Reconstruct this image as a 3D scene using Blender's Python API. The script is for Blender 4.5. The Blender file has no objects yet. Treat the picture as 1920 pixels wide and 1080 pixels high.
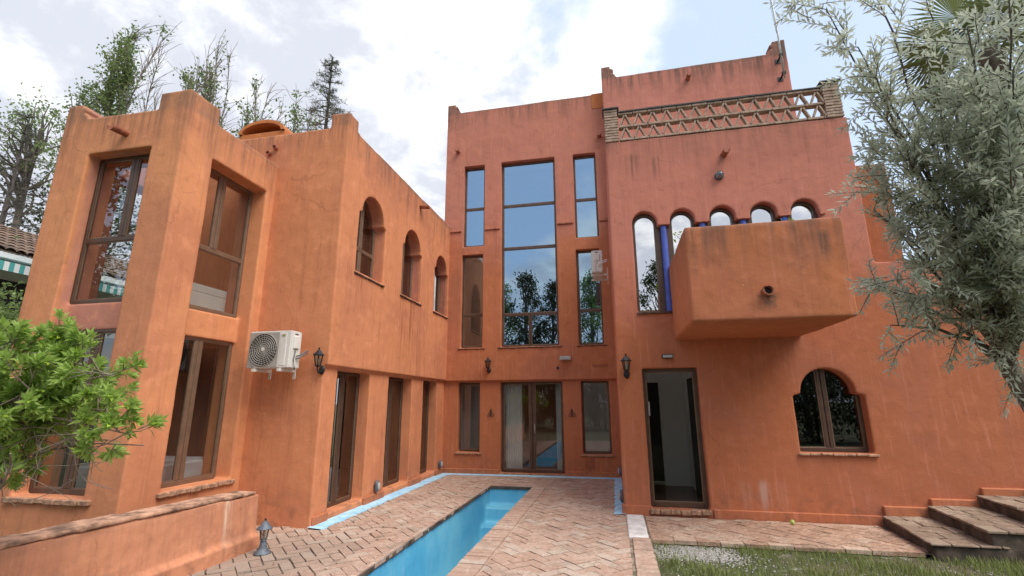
import bpy, bmesh, math, random
from mathutils import Vector, Matrix
R = math.radians
PI = math.pi
sc = bpy.context.scene
COL = sc.collection
random.seed(7)

# ------------------------------------------------------------------ camera
cam_d = bpy.data.cameras.new('camera')
cam = bpy.data.objects.new('camera', cam_d)
COL.objects.link(cam)
yaw, pitch, roll, FPX, CAMH = -.206026, .237369, -.0037918, 890.3, 1.65
fw = Vector((math.sin(yaw)*math.cos(pitch), math.cos(yaw)*math.cos(pitch), math.sin(pitch)))
r0 = Vector((math.cos(yaw), -math.sin(yaw), 0))
u0 = r0.cross(fw)
rt = math.cos(roll)*r0 + math.sin(roll)*u0
up = -math.sin(roll)*r0 + math.cos(roll)*u0
m = Matrix((rt, up, -fw)).transposed().to_4x4()
m.translation = (0, 0, CAMH)
cam.matrix_world = m
cam_d.sensor_width = 36
cam_d.lens = 36*FPX/1920
cam_d.clip_start = .05
cam_d.clip_end = 2000
sc.camera = cam

# ------------------------------------------------------------------ node helpers
class NT:
    def __init__(s, nt):
        s.nt = nt
        nt.nodes.clear()
    def n(s, typ, ins=None, **kw):
        nd = s.nt.nodes.new(typ)
        for k, v in kw.items():
            setattr(nd, k, v)
        for k, v in (ins or {}).items():
            s.put(nd.inputs[k], v)
        return nd
    def put(s, sock, v):
        if isinstance(v, bpy.types.NodeSocket):
            s.nt.links.new(v, sock)
        else:
            if sock.type == 'RGBA' and hasattr(v, '__len__') and len(v) == 3:
                v = (*v, 1)
            sock.default_value = v
    def math(s, op, a, b=0.0, c=0.0, clamp=False):
        nd = s.n('ShaderNodeMath', operation=op, use_clamp=clamp)
        s.put(nd.inputs[0], a); s.put(nd.inputs[1], b); s.put(nd.inputs[2], c)
        return nd.outputs[0]
    def mr(s, v, a, b, c=0.0, d=1.0, smooth=True):
        nd = s.n('ShaderNodeMapRange', interpolation_type='SMOOTHSTEP' if smooth else 'LINEAR')
        for i, x in enumerate((v, a, b, c, d)):
            s.put(nd.inputs[i], x)
        return nd.outputs[0]
    def mix(s, f, a, b, blend='MIX'):
        nd = s.n('ShaderNodeMix', data_type='RGBA', blend_type=blend)
        s.put(nd.inputs[0], f); s.put(nd.inputs[6], a); s.put(nd.inputs[7], b)
        return nd.outputs[2]
    def noise(s, vec, scale, detail=4, rough=.55, dist=0.0):
        nd = s.n('ShaderNodeTexNoise', {'Scale': scale, 'Detail': detail, 'Roughness': rough, 'Distortion': dist})
        s.nt.links.new(vec, nd.inputs['Vector'])
        return nd.outputs[0]
    def scale(s, vec, sx, sy, sz):
        nd = s.n('ShaderNodeVectorMath', operation='MULTIPLY')
        s.put(nd.inputs[0], vec); nd.inputs[1].default_value = (sx, sy, sz)
        return nd.outputs[0]
    def pos(s):
        return s.n('ShaderNodeNewGeometry').outputs['Position']
    def sep(s, vec):
        nd = s.n('ShaderNodeSeparateXYZ'); s.put(nd.inputs[0], vec)
        return nd.outputs
    def bump(s, h, strength=.3, dist=.01):
        nd = s.n('ShaderNodeBump', {'Strength': strength, 'Distance': dist, 'Height': h})
        return nd.outputs[0]
    def out(s, sh):
        o = s.n('ShaderNodeOutputMaterial'); s.nt.links.new(sh, o.inputs[0])

def newmat(name):
    mt = bpy.data.materials.new(name); mt.use_nodes = True
    return mt, NT(mt.node_tree)

def principled(N, color, rough=.6, metal=0.0, normal=None, spec=None, extra=None):
    p = N.n('ShaderNodeBsdfPrincipled', {'Base Color': color, 'Roughness': rough, 'Metallic': metal})
    if normal is not None: N.put(p.inputs['Normal'], normal)
    if spec is not None: N.put(p.inputs['Specular IOR Level'], spec)
    for k, v in (extra or {}).items(): N.put(p.inputs[k], v)
    N.out(p.outputs[0])
    return p

def simple(name, color, rough=.6, metal=0.0, vary=.15, scale=8, bump=.1):
    mt, N = newmat(name)
    P = N.n('ShaderNodeTexCoord').outputs['Object']
    n = N.noise(P, scale, 5, .6)
    c = N.mix(N.mr(n, .3, .7), tuple(x*(1-vary) for x in color), tuple(min(1, x*(1+vary)) for x in color))
    principled(N, c, rough, metal, N.bump(N.noise(P, scale*8, 4), bump, .004))
    return mt

def plaster(name, zr, zw, orange, red, ztop, recess=None, stain=.75, base=True, marks=()):
    """hand trowelled, faded lime paint: orange low down, redder above zr; grime runs down from ztop"""
    mt, N = newmat(name)
    P = N.pos()
    x, y, z = N.sep(P)[0], N.sep(P)[1], N.sep(P)[2]
    n1 = N.noise(P, .75, 4, .55, .4)
    n3 = N.noise(P, 5.0, 8, .62, .3)
    n4 = N.noise(P, 34, 5, .6)
    st = N.noise(N.scale(P, 7, 7, .55), 1.0, 5, .65)
    st2 = N.noise(N.scale(P, 22, 22, 1.1), 1.0, 3, .6)
    zj = N.math('ADD', z, N.math('MULTIPLY', N.math('SUBTRACT', n1, .5), 1.6))
    c = N.mix(N.mr(zj, zr-zw, zr+zw), orange, red)
    if recess:                                     # reveals keep the older pink coat
        xm, ym, pink = recess
        mk = N.math('MULTIPLY', N.mr(x, xm-.035, xm, 1, 0), N.mr(y, ym, ym+.035)); mk = N.math('MULTIPLY', mk, N.mr(z, 2.35, 2.5))
        c = N.mix(N.math('MULTIPLY', mk, N.mr(n1, .3, .6, .45, .95)), c, pink)
    c = N.mix(N.mr(n1, .42, .66, 0, .38), c, tuple(v*.76 for v in red))
    c = N.mix(N.mr(n3, .50, .72, 0, .38), c, tuple(min(1, v*1.25+.03) for v in orange))
    c = N.mix(N.mr(n3, .44, .28, 0, .36), c, tuple(v*.58 for v in orange))
    c = N.mix(N.mr(st, .52, .72, 0, .30), c, tuple(v*.55 for v in red))
    c = N.mix(N.mr(st2, .54, .74, 0, .30), c, tuple(min(1, v*1.25+.05) for v in red))
    c = N.mix(N.mr(st2, .44, .28, 0, .22), c, tuple(v*.6 for v in red))
    # grime under the parapet
    g = N.math('MULTIPLY', N.mr(z, ztop-.85, ztop-.02), N.mr(N.math('ADD', st, N.math('MULTIPLY', st2, .6)), .62, 1.0))
    c = N.mix(N.math('MULTIPLY', g, stain, clamp=True), c, (.10, .07, .055))
    edge = N.math('MULTIPLY', N.mr(z, ztop-.10, ztop+.02), N.mr(n3, .3, .6, .25, .9))
    c = N.mix(N.math('MULTIPLY', edge, stain), c, (.13, .10, .08))
    if base:
        b = N.math('MULTIPLY', N.mr(z, .75, .05), N.mr(n3, .45, .7))
        c = N.mix(N.math('MULTIPLY', b, .55), c, (.13, .065, .045))
        f = N.math('MULTIPLY', N.mr(z, .7, .1), N.mr(N.noise(P, 7.5, 7, .7, 1.0), .66, .70))
        c = N.mix(N.math('MULTIPLY', f, .8), c, (.62, .52, .46))
    for ax, u0, u1, za, zb, k, sc_, mc in marks:      # run marks and spills, each with its own place
        v = (x, y)[ax]; e = .48*(u1-u0)
        mk = N.math('MULTIPLY', N.math('MULTIPLY', N.mr(v, u0, u0+e), N.mr(v, u1, u1-e)), N.math('MULTIPLY', N.mr(z, za, za+.6*(zb-za)), N.mr(z, zb, zb-.22*(zb-za))))
        nz = N.noise(N.scale(P, sc_, sc_, .35 if sc_ > 6 else sc_), 1.0, 6, .7)
        c = N.mix(N.math('MULTIPLY', mk, N.mr(nz, .45, .62, 0, k)), c, mc)
    vo = N.n('ShaderNodeTexVoronoi', {'Scale': .42}, feature='DISTANCE_TO_EDGE')
    wv = N.n('ShaderNodeVectorMath', operation='ADD'); N.put(wv.inputs[0], P)
    nc = N.n('ShaderNodeTexNoise', {'Scale': 2.3, 'Detail': 6}); N.nt.links.new(P, nc.inputs['Vector'])
    N.nt.links.new(N.scale(nc.outputs['Color'], .5, .5, .5), wv.inputs[1]); N.nt.links.new(wv.outputs[0], vo.inputs['Vector'])
    ck = N.math('MULTIPLY', N.mr(vo.outputs[0], .0055, .001), N.mr(N.noise(P, .9, 3), .50, .60))
    c = N.mix(N.math('MULTIPLY', ck, .22), c, (.13, .06, .04))
    # small chips
    ch = N.mr(N.noise(P, 16, 3, .5, .6), .745, .765)
    c = N.mix(N.math('MULTIPLY', ch, .5), c, (.65, .42, .32))
    h = N.math('ADD', N.math('MULTIPLY', n3, .8), N.math('MULTIPLY', n4, .35))
    h = N.math('ADD', h, N.math('MULTIPLY', st, .25))
    principled(N, c, .93, 0, N.bump(h, .38, .02), .25)
    return mt

M = {}
ORANGE, RED = (.58, .215, .085), (.52, .185, .12)
DK, RU = (.09, .065, .05), (.28, .09, .035)
PINK = (.52, .20, .14)
M['tower'] = plaster('plaster_tower', 5.9, .5, (.485, .172, .078), (.51, .198, .138), 9.75, stain=.55)
M['tall'] = plaster('plaster_tall', 1, .5, (.52, .19, .13), (.54, .21, .155), 10.02, base=False)
M['right'] = plaster('plaster_right', 3.7, .9, (.46, .152, .070), (.53, .200, .142), 6.25, stain=.35,
                     marks=((0, .36, .62, 5.3, 6.05, .8, 14, DK), (0, .55, .72, 5.5, 6.0, .6, 14, DK), (0, .82, 1.04, 5.3, 5.95, .75, 14, DK), (0, 1.9, 2.3, 4.9, 5.7, .35, 10, RU), (0, 1.6, 2.5, .0, .58, .38, 7.5, (.6, .5, .45))))
M['wing'] = plaster('plaster_wing', 9, .5, (.635, .25, .117), RED, 6.2, stain=.5, recess=(-4.14, 6.55, (.50, .185, .135)),
                    marks=((1, 8.35, 10.0, 2.0, 4.0, .85, 13, RU), (1, 6.9, 7.25, 3.4, 3.8, .5, 16, RU), (1, 11.2, 11.6, 2.4, 6.1, .55, 7, DK)))
M['bay'] = plaster('plaster_bay', 9, .5, (.66, .272, .125), RED, 5.56, recess=(-5.70, 4.64, (.60, .27, .20)), stain=.5)
M['side'] = M['right']
M['balcony'] = plaster('plaster_balcony', 9, .5, (.48, .165, .070), RED, 3.88, stain=.6, base=False, marks=((0, 1.7, 2.15, 2.66, 2.98, .8, 5, DK), (0, 2.5, 2.72, 3.2, 3.75, .8, 8, DK), (0, 2.1, 2.5, 3.0, 3.5, .4, 6, DK)))
M['garden'] = plaster('plaster_garden', 9, .5, (.62, .272, .15), RED, .62, stain=.25, marks=((1, 4.86, 5.06, .0, .80, 1.0, 7, (.74, .56, .42)),))
M['chimney'] = plaster('plaster_chimney', 20, .5, (.43, .14, .055), RED, 5.84, base=False)
M['patch'] = plaster('plaster_patch', 20, .5, (.55, .19, .06), RED, 12, base=False)

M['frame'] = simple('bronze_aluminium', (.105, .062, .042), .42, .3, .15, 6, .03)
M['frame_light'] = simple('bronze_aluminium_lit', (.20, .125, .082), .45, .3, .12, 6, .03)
M['white'] = simple('white_paint_inside', (.74, .74, .72), .8, 0, .05, 2, .05)
M['brown_in'] = simple('brown_paint_inside', (.30, .16, .10), .85, 0, .12, 1.5, .05)
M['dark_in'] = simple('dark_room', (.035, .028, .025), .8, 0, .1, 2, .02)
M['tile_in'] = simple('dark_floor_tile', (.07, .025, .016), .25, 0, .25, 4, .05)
M['black'] = simple('black_iron', (.022, .022, .025), .5, .4, .2, 20, .15)
M['grey_iron'] = simple('weathered_grey_iron', (.11, .13, .16), .6, .2, .3, 20, .2)
M['steel'] = simple('galvanised_steel', (.42, .42, .40), .45, .7, .2, 12, .1)
M['ac'] = simple('white_enamel', (.70, .68, .63), .45, 0, .06, 6, .02)
M['ac_grey'] = simple('grey_grille', (.36, .34, .31), .55, 0, .1, 10, .02)
M['badge'] = simple('olive_badge', (.30, .29, .10), .5, 0, .1, 10, .02)
M['clay'] = simple('fired_clay', (.33, .115, .065), .85, 0, .35, 14, .3)
M['brick_pale'] = simple('pale_brick', (.38, .275, .205), .9, 0, .28, 9, .5)
M['slate'] = simple('dark_slate', (.055, .05, .05), .7, 0, .3, 10, .3)
M['blue_col'] = simple('cobalt_paint', (.06, .10, .42), .55, 0, .2, 6, .1)
M['stone_sill'] = simple('weathered_brick_sill', (.36, .20, .125), .92, 0, .45, 16, .8)
M['dark_sill'] = simple('dark_brick_sill', (.10, .05, .035), .85, 0, .4, 14, .5)
M['cap'] = simple('lichen_capping', (.20, .155, .125), .95, 0, .6, 9, 1.0)
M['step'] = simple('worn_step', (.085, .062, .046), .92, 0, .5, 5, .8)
M['cap_wall'] = simple('stained_render_cap', (.38, .215, .14), .95, 0, .6, 7, .8)
M['whitewash'] = simple('whitewash', (.66, .62, .60), .85, 0, .2, 7, .5)
M['rubber'] = simple('grey_rubber', (.12, .12, .12), .6, 0, .1, 10, .1)
M['lime'] = simple('green_fruit', (.42, .50, .13), .5, 0, .2, 20, .1)
M['terracotta'] = simple('terracotta_pot', (.34, .13, .075), .85, 0, .25, 10, .2)
M['lens'] = simple('frosted_lens', (.42, .42, .40), .25, 0, .1, 10, .02)
M['plate'] = simple('painted_plate', (.36, .105, .045), .7, 0, .15, 8, .1)
M['linen'] = simple('grey_linen', (.55, .57, .60), .9, 0, .1, 5, .2)

def glass(name, tint, base, gain, gloss=(.9, .93, .96)):
    mt, N = newmat(name)
    lw = N.n('ShaderNodeFresnel', {'IOR': 1.5}).outputs[0]
    f = N.math('MULTIPLY_ADD', lw, gain, base, clamp=True)
    f = N.math('MULTIPLY', f, N.math('SUBTRACT', 1.0, N.n('ShaderNodeNewGeometry').outputs['Backfacing']))   # reflect at the outer face only
    P = N.pos()
    n = N.noise(P, .7, 2, .5)
    nb = N.bump(n, .05, .02)
    t = N.n('ShaderNodeBsdfTransparent', {'Color': tint})
    g = N.n('ShaderNodeBsdfGlossy', {'Color': gloss, 'Roughness': .008, 'Normal': nb})
    mx = N.n('ShaderNodeMixShader')
    N.put(mx.inputs[0], f); N.put(mx.inputs[1], t.outputs[0]); N.put(mx.inputs[2], g.outputs[0])
    N.out(mx.outputs[0])
    return mt
M['glass'] = glass('window_glass', (.82, .83, .82), .06, 1.4)
M['glass_mirror'] = glass('coated_glass', (.16, .16, .16), .48, 1.2, (.47, .65, .82))
M['glass_clear'] = glass('clear_glass', (.9, .9, .88), .0, .35)
M['glass_arch'] = glass('coated_arch_glass', (.15, .15, .15), .70, 1.0, (.93, .95, .97))
M['lantern_glass'] = glass('lantern_glass', (.75, .75, .72), .12, 2.0)

# ------------------------------------------------------------------ mesh helpers
class MB:
    def __init__(s): s.v, s.f = [], []
    def add(s, vs, fs):
        k = len(s.v); s.v += [tuple(v) for v in vs]; s.f += [tuple(i+k for i in f) for f in fs]; return s
    def box(s, x0, x1, y0, y1, z0, z1, mat=None):
        vs = [Vector((x, y, z)) for z in (z0, z1) for y in (y0, y1) for x in (x0, x1)]
        if mat is not None: vs = [mat @ v for v in vs]
        return s.add(vs, [(0, 2, 3, 1), (4, 5, 7, 6), (0, 1, 5, 4), (2, 6, 7, 3), (0, 4, 6, 2), (1, 3, 7, 5)])
    def quad(s, a, b, c, d): return s.add([a, b, c, d], [(0, 1, 2, 3)])
    def tube(s, pts, rad, n=6, cap=True):
        pts = [Vector(p) for p in pts]
        if not hasattr(rad, '__len__'): rad = [rad]*len(pts)
        rings = []
        for i, p in enumerate(pts):
            t = (pts[min(i+1, len(pts)-1)] - pts[max(i-1, 0)])
            if t.length < 1e-9: t = Vector((0, 0, 1))
            t.normalize()
            a = t.cross(Vector((0, 0, 1)) if abs(t.z) < .9 else Vector((1, 0, 0))).normalized(); b = t.cross(a)
            rings.append([p + rad[i]*(math.cos(2*PI*k/n)*a + math.sin(2*PI*k/n)*b) for k in range(n)])
        vs = [v for r in rings for v in r]; fs = []
        for i in range(len(pts)-1):
            for k in range(n):
                a, b = i*n+k, i*n+(k+1) % n
                fs.append((a, b, b+n, a+n))
        if cap:
            fs.append(tuple(range(n))[::-1]); fs.append(tuple((len(pts)-1)*n+k for k in range(n)))
        return s.add(vs, fs)
    def lathe(s, prof, n=16, mat=None):
        """prof: list of (radius, z)"""
        vs, fs = [], []
        for r_, z in prof:
            for k in range(n):
                v = Vector((r_*math.cos(2*PI*k/n), r_*math.sin(2*PI*k/n), z))
                vs.append(mat @ v if mat is not None else v)
        for i in range(len(prof)-1):
            for k in range(n):
                a, b = i*n+k, i*n+(k+1) % n
                fs.append((a, b, b+n, a+n))
        fs.append(tuple(range(n))[::-1]); fs.append(tuple((len(prof)-1)*n+k for k in range(n)))
        return s.add(vs, fs)
    def mesh(s, name, bevel=0, seg=1):
        me = bpy.data.meshes.new(name)
        me.from_pydata(s.v, [], s.f); me.update()
        bm = bmesh.new(); bm.from_mesh(me)
        bmesh.ops.recalc_face_normals(bm, faces=bm.faces)
        if bevel:
            es = [e for e in bm.edges if len(e.link_faces) == 2 and e.calc_face_angle(0) > .5]
            bmesh.ops.bevel(bm, geom=es, offset=bevel, segments=seg, affect='EDGES', clamp_overlap=True)
        bm.to_mesh(me); bm.free()
        return me
    def build(s, name, mat, parent=None, bevel=0, seg=1, smooth=False):
        return link(name, s.mesh(name, bevel, seg), mat, parent, smooth)

def world_loc(o):
    v = Vector((0, 0, 0))
    while o is not None:
        v += o.location; o = o.parent
    return v
def link(name, me, mat, parent=None, smooth=False, local=False):
    o = bpy.data.objects.new(name, me); COL.objects.link(o)
    if mat is not None:
        me.materials.clear(); me.materials.append(M[mat] if isinstance(mat, str) else mat)
    if smooth:
        for p in me.polygons: p.use_smooth = True
    if parent is not None:
        o.parent = parent
        if not parent.get('_local'): o.location = -world_loc(parent)
        else: o['_local'] = 1
    return o
def tag(o, label=None, cat=None, group=None, kind=None):
    if label: o['label'] = label
    if cat: o['category'] = cat
    if group: o['group'] = group
    if kind: o['kind'] = kind
    return o
def empty(name, loc, label, cat, group=None, rz=0, local=False):
    o = bpy.data.objects.new(name, None); COL.objects.link(o)
    o.location = loc; o.rotation_euler.z = rz; o.empty_display_size = .2
    if local: o['_local'] = 1
    return tag(o, label, cat, group)
def copy_tree(o, parent=None):
    c = o.copy(); COL.objects.link(c); c.parent = parent
    for ch in list(o.children): copy_tree(ch, c)
    return c

# ---- slabs with holes (a filled flat curve given a thickness), then voxel-fused and slightly uneven, like hand-rendered walls
def slab_mesh(loops, thick):
    cu = bpy.data.curves.new('outline', 'CURVE'); cu.dimensions = '2D'; cu.fill_mode = 'BOTH'; cu.extrude = thick/2
    for lp in loops:
        sp = cu.splines.new('POLY'); sp.points.add(len(lp)-1); sp.use_cyclic_u = True
        for p, q in zip(sp.points, lp): p.co = (q[0], q[1], 0, 1)
    o = bpy.data.objects.new('outline', cu); COL.objects.link(o)
    dg = bpy.context.evaluated_depsgraph_get()
    me = bpy.data.meshes.new_from_object(o.evaluated_get(dg), depsgraph=dg)
    bpy.data.objects.remove(o); bpy.data.curves.remove(cu)
    return me
class Shell:
    def __init__(s): s.bm = bmesh.new()
    def face_y(s, y, thick, outline, holes=()):          # wall facing -Y, (u,v) = (X,Z)
        return s._add(outline, holes, thick, lambda p: Vector((p.x, y + thick/2 - p.z, p.y)))
    def face_x(s, x, thick, outline, holes=()):          # wall facing +X, (u,v) = (Y,Z)
        return s._add(outline, holes, thick, lambda p: Vector((x - thick/2 + p.z, p.x, p.y)))
    def _add(s, outline, holes, thick, fn):
        me = slab_mesh([outline, *holes], thick)
        for v in me.vertices: v.co = fn(v.co)
        s.bm.from_mesh(me); bpy.data.meshes.remove(me); return s
    def box(s, *a):
        me = MB().box(*a).mesh('b'); s.bm.from_mesh(me); bpy.data.meshes.remove(me); return s
    def build(s, name, mat, parent, voxel=.018, wob=.018, tex=.9):
        bmesh.ops.remove_doubles(s.bm, verts=s.bm.verts, dist=1e-5)
        bmesh.ops.recalc_face_normals(s.bm, faces=s.bm.faces)
        me = bpy.data.meshes.new(name); s.bm.to_mesh(me); s.bm.free()
        o = bpy.data.objects.new(name, me); COL.objects.link(o)
        md = o.modifiers.new('r', 'REMESH'); md.mode = 'VOXEL'; md.voxel_size = voxel
        sm = o.modifiers.new('s', 'SMOOTH'); sm.factor = .2; sm.iterations = 1
        for sz, stg in ((tex, wob), (tex*.22, wob*.35)):
            tx = bpy.data.textures.new('wobble', 'CLOUDS'); tx.noise_scale = sz; tx.noise_depth = 2
            d = o.modifiers.new('d', 'DISPLACE'); d.texture = tx; d.strength = stg; d.mid_level = .5; d.texture_coords = 'GLOBAL'
        dg = bpy.context.evaluated_depsgraph_get()
        me2 = bpy.data.meshes.new_from_object(o.evaluated_get(dg), depsgraph=dg)
        bpy.data.objects.remove(o); bpy.data.meshes.remove(me)
        me2.name = name
        return link(name, me2, mat, parent, smooth=True)
def rect(a, b, c, d): return [(a, c), (b, c), (b, d), (a, d)]
def arch(cx, r, z0, zs, n=16, keyhole=0):
    """opening with a round head; keyhole widens the straight part by that much on each side"""
    pts = [(cx-r-keyhole, z0), (cx+r+keyhole, z0), (cx+r+keyhole, zs)]
    pts += [(cx+r*math.cos(PI*k/n), zs+.03+r*math.sin(PI*k/n)) for k in range(n+1)]
    pts += [(cx-r-keyhole, zs)]
    return pts
def horn(u, z, zt, w, s):
    """points climbing onto (s=+1: from wall top towards a right-hand corner) a stepped corner horn"""
    h = zt-z
    pts = [(u-s*(w+.13), z), (u-s*(w+.09), z+.10*h), (u-s*(w+.085), z+.24*h), (u-s*(w+.03), z+.36*h), (u-s*(w-.015), z+.40*h), (u-s*(w-.02), z+.46*h),
           (u-s*(w+.03), z+.52*h), (u-s*(w+.045), z+.66*h), (u-s*(w+.01), z+.78*h), (u-s*(w-.06), z+.80*h), (u-s*(w-.05), z+.88*h), (u-s*(w-.03), z+.97*h), (u-s*(w-.07), z+1.0*h), (u, zt)]
    return pts

# ------------------------------------------------------------------ windows
def frame_window(parent, face, plane, u0, u1, v0, v1, trans=(), mull=(), glassm='glass', name='window', matf='frame',
                 bar=.055, depth=.06, sill=None, leaf=False, handle=None):
    """face 'y': outer face of the frame at Y=plane looking -Y; face 'x': at X=plane looking +X.
    mull: list of (u, va, vb) uprights; trans: heights"""
    def bx(mb, ua, ub, va, vb, d0, d1):
        if face == 'y': mb.box(ua, ub, plane+d0, plane+d1, va, vb)
        else: mb.box(plane-d1, plane-d0, ua, ub, va, vb)
    f = MB()
    bx(f, u0, u0+bar, v0, v1, 0, depth); bx(f, u1-bar, u1, v0, v1, 0, depth)
    bx(f, u0+bar, u1-bar, v1-bar, v1, 0, depth); bx(f, u0+bar, u1-bar, v0, v0+bar, 0, depth)
    zs = [v0+bar/2, *sorted(trans), v1-bar/2]
    for t in trans: bx(f, u0+bar, u1-bar, t-bar*.55, t+bar*.55, .003, depth-.003)
    cells = []
    for a, b in zip(zs[:-1], zs[1:]):
        ms = sorted(mm[0] for mm in mull if mm[1] < (a+b)/2 < mm[2])
        for mu in ms:
            w = bar*(.95 if leaf else .6)
            za = a+(bar*.55 if a != zs[0] else bar/2); zb = b-(bar*.55 if b != zs[-1] else bar/2)
            bx(f, mu-w, mu-.004, za, zb, .002, depth-.002)
            bx(f, mu+.004, mu+w, za, zb, .002, depth-.002)
        us = [u0+bar/2, *ms, u1-bar/2]
        for c, d in zip(us[:-1], us[1:]):
            cells.append((c, d, a, b))
            # thin lighter glazing bead
    o = f.build(name, matf, parent, bevel=.006)
    bead = MB()
    for c, d, a, b in cells:
        ins = bar*.5 + (bar*.45 if (leaf and mull) else .0)
        ua = c+(ins if c != u0+bar/2 else bar/2); ub = d-(ins if d != u1-bar/2 else bar/2)
        va, vb = a+bar*.5, b-bar*.5
        w = .014
        bx(bead, ua, ua+w, va, vb, .012, .030); bx(bead, ub-w, ub, va, vb, .012, .030)
        bx(bead, ua+w, ub-w, va, va+w, .012, .030); bx(bead, ua+w, ub-w, vb-w, vb, .012, .030)
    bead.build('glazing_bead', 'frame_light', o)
    for c, d, a, b in cells:
        g = MB(); e = bar*.25
        bx(g, c+e*.2, d-e*.2, a+e*.2, b-e*.2, .026, .034)
        g.build('pane', glassm, o)
    if sill:
        m_, proj, th, ext, back = sill
        s_ = MB()
        n = max(2, int((u1-u0+2*ext)/.14))
        for k in range(n):
            ua = u0-ext+(u1-u0+2*ext)*k/n; ub = u0-ext+(u1-u0+2*ext)*(k+1)/n
            j = random.uniform(-.006, .006)
            bx(s_, ua+.003, ub-.003, v0-th+j, v0-.004+j*.5, -proj+random.uniform(-.008, .008), back)
        s_.build('sill', m_, o, bevel=.008)
    if handle:
        hu, hv = handle
        h = MB(); bx(h, hu-.012, hu+.012, hv-.11, hv+.11, -.03, -.006); bx(h, hu-.012, hu+.012, hv-.02, hv+.02, -.006, .004)
        h.build('door_handle', 'steel', o, bevel=.005)
    return o

# ================================================================== HOUSE
H = empty('house', (-1.6, 9.0, 0), 'terracotta stucco villa with towers, bay, balcony and arched windows round the narrow pool', 'house')

# ---- central tower facade (Y = 11.5 above the ledge, 11.6 below)
T = Shell()
YT = 11.5
t_holes = [rect(-3.74, -3.16, 5.68, 8.02), rect(-3.75, -3.18, 3.0, 5.45), rect(-2.69, -1.24, 3.0, 8.03),
           rect(-.75, -.16, 5.71, 8.04), rect(-.76, -.17, 3.0, 5.39)]
out = [(-4.27, 2.18), (.6, 2.18), (.6, 9.77)] + [(-3.9, 9.74)] + [p for p in horn(-4.27, 9.74, 10.02, .26, -1)]
T.face_y(YT, .34, out, t_holes)
t_low = [rect(-3.80, -3.24, .5, 2.15), rect(-2.72, -1.20, .05, 2.15), rect(-.76, -.11, .5, 2.15)]
T.face_y(YT+.09, .27, rect(-4.7, .6, -.3, 2.3), t_low)
T.face_x(-3.93, .34, rect(11.6, 15.0, 2.35, 9.74))
T.build('wall', 'tower', H)
for side, pts in (('l', (-3.74, -3.16)), ('r', (-.75, -.16))):
    a, b = pts
    frame_window(H, 'y', YT+.13, a-.02, b+.02, 5.68 if side == 'l' else 5.70, 8.05, trans=(6.79,), glassm='glass_mirror')
    frame_window(H, 'y', YT+.10, a-.02, b+.02, 2.99, 5.46 if side == 'l' else 5.40, trans=(3.85,), glassm='glass_mirror' if side == 'r' else 'glass',
                 sill=('dark_sill', .12, .03, .05, .0))
frame_window(H, 'y', YT+.13, -2.71, -1.22, 2.99, 8.06, trans=(3.83, 5.59, 6.79), mull=((-1.965, 2.9, 3.8),), glassm='glass_mirror', bar=.06,
             sill=('dark_sill', .15, .03, .06, .0))
frame_window(H, 'y', YT+.24, -3.82, -3.22, .49, 2.17, sill=('stone_sill', .19, .04, .04, .0))
frame_window(H, 'y', YT+.24, -.78, -.09, .49, 2.17, sill=('stone_sill', .19, .04, .04, .0))
frame_window(H, 'y', YT+.22, -2.74, -1.18, .05, 2.18, mull=((-1.96, 0, 3),), name='french_door', leaf=True, bar=.075, handle=(-1.90, 1.05),
             sill=('stone_sill', .16, .05, .02, .0))
for a, b in ((-3.13, -2.72), (-1.20, -.79), (-4.08, -3.78), (-.14, .08)):
    MB().box(a, b, YT-.035, YT+.03, 6.10, 6.15).build('ledge', 'clay', H, bevel=.012)
pt = Shell(); pt.box(-.20, .3, YT-.012, YT+.1, 9.32, 9.79); pt.build('wall_patch', 'patch', H, .03, .004)
# ---- tall tower behind the roof terrace
Q = Shell(); YQ = 11.2
out = [(.11, 5.9), (4.60, 5.9)] + [(4.60, 10.42)] + horn(4.60, 10.06, 10.40, .33, 1)[::-1][1:] + horn(.11, 10.0, 10.34, .26, -1)
q_holes = [rect(.75, 1.12, 6.3, 7.35), rect(1.75, 3.15, 6.3, 8.05)]
Q.face_y(YQ, .3, out, q_holes)
Q.face_x(4.60, .3, rect(11.25, 14.8, 5.9, 10.06)); Q.face_x(.41, .3, rect(11.25, 14.8, 5.9, 10.0))
Q.build('wall', 'tall', H)
frame_window(H, 'y', YQ+.12, 1.73, 3.17, 6.28, 8.07, mull=((2.45, 6, 9),), name='french_door', leaf=True, bar=.07, trans=(7.15,))
frame_window(H, 'y', YQ+.12, .73, 1.14, 6.28, 7.37)

# ---- right block
G = Shell(); YG = 8.0
cx5 = [.665, 1.285, 1.925, 2.565, 3.175]
ra = .205
zs = 4.66
low = 3.02
o5 = [(.455, 3.1), (1.02, 3.1), (1.02, low), (3.40, low), (3.40, zs-.06)]
for i, c in enumerate(cx5[::-1]):
    o5 += [(c+ra, zs-.06)] if i else []
    o5 += [(c+ra*math.cos(PI*k/14), zs+ra*math.sin(PI*k/14)) for k in range(15)]
    o5 += [(c-ra, zs-.06)]
g_holes = [rect(.46, 1.30, .10, 2.18), o5, arch(3.10, .37, .93, 1.74, keyhole=.11)]
out = [(.06, -.3), (9.5, -.3), (9.5, 3.58), (4.02, 3.74), (4.02, 6.26), (.09, 6.26)]
G.face_y(YG, .26, out, g_holes)
G.face_x(.36, .29, rect(8.06, 11.6, -.3, 6.26))
G.face_x(4.02, .3, rect(8.06, 11.6, 3.4, 6.26))
G.build('wall', 'right', H)
B2 = Shell(); B2.box(3.9, 4.99, 9.0, 10.2, 3.2, 5.84); B2.build('chimney_block', 'chimney', H, .03)
MB().box(4.05, 9.5, 8.1, 13, 3.2, 3.45).build('roof', 'cap', H)
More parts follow.
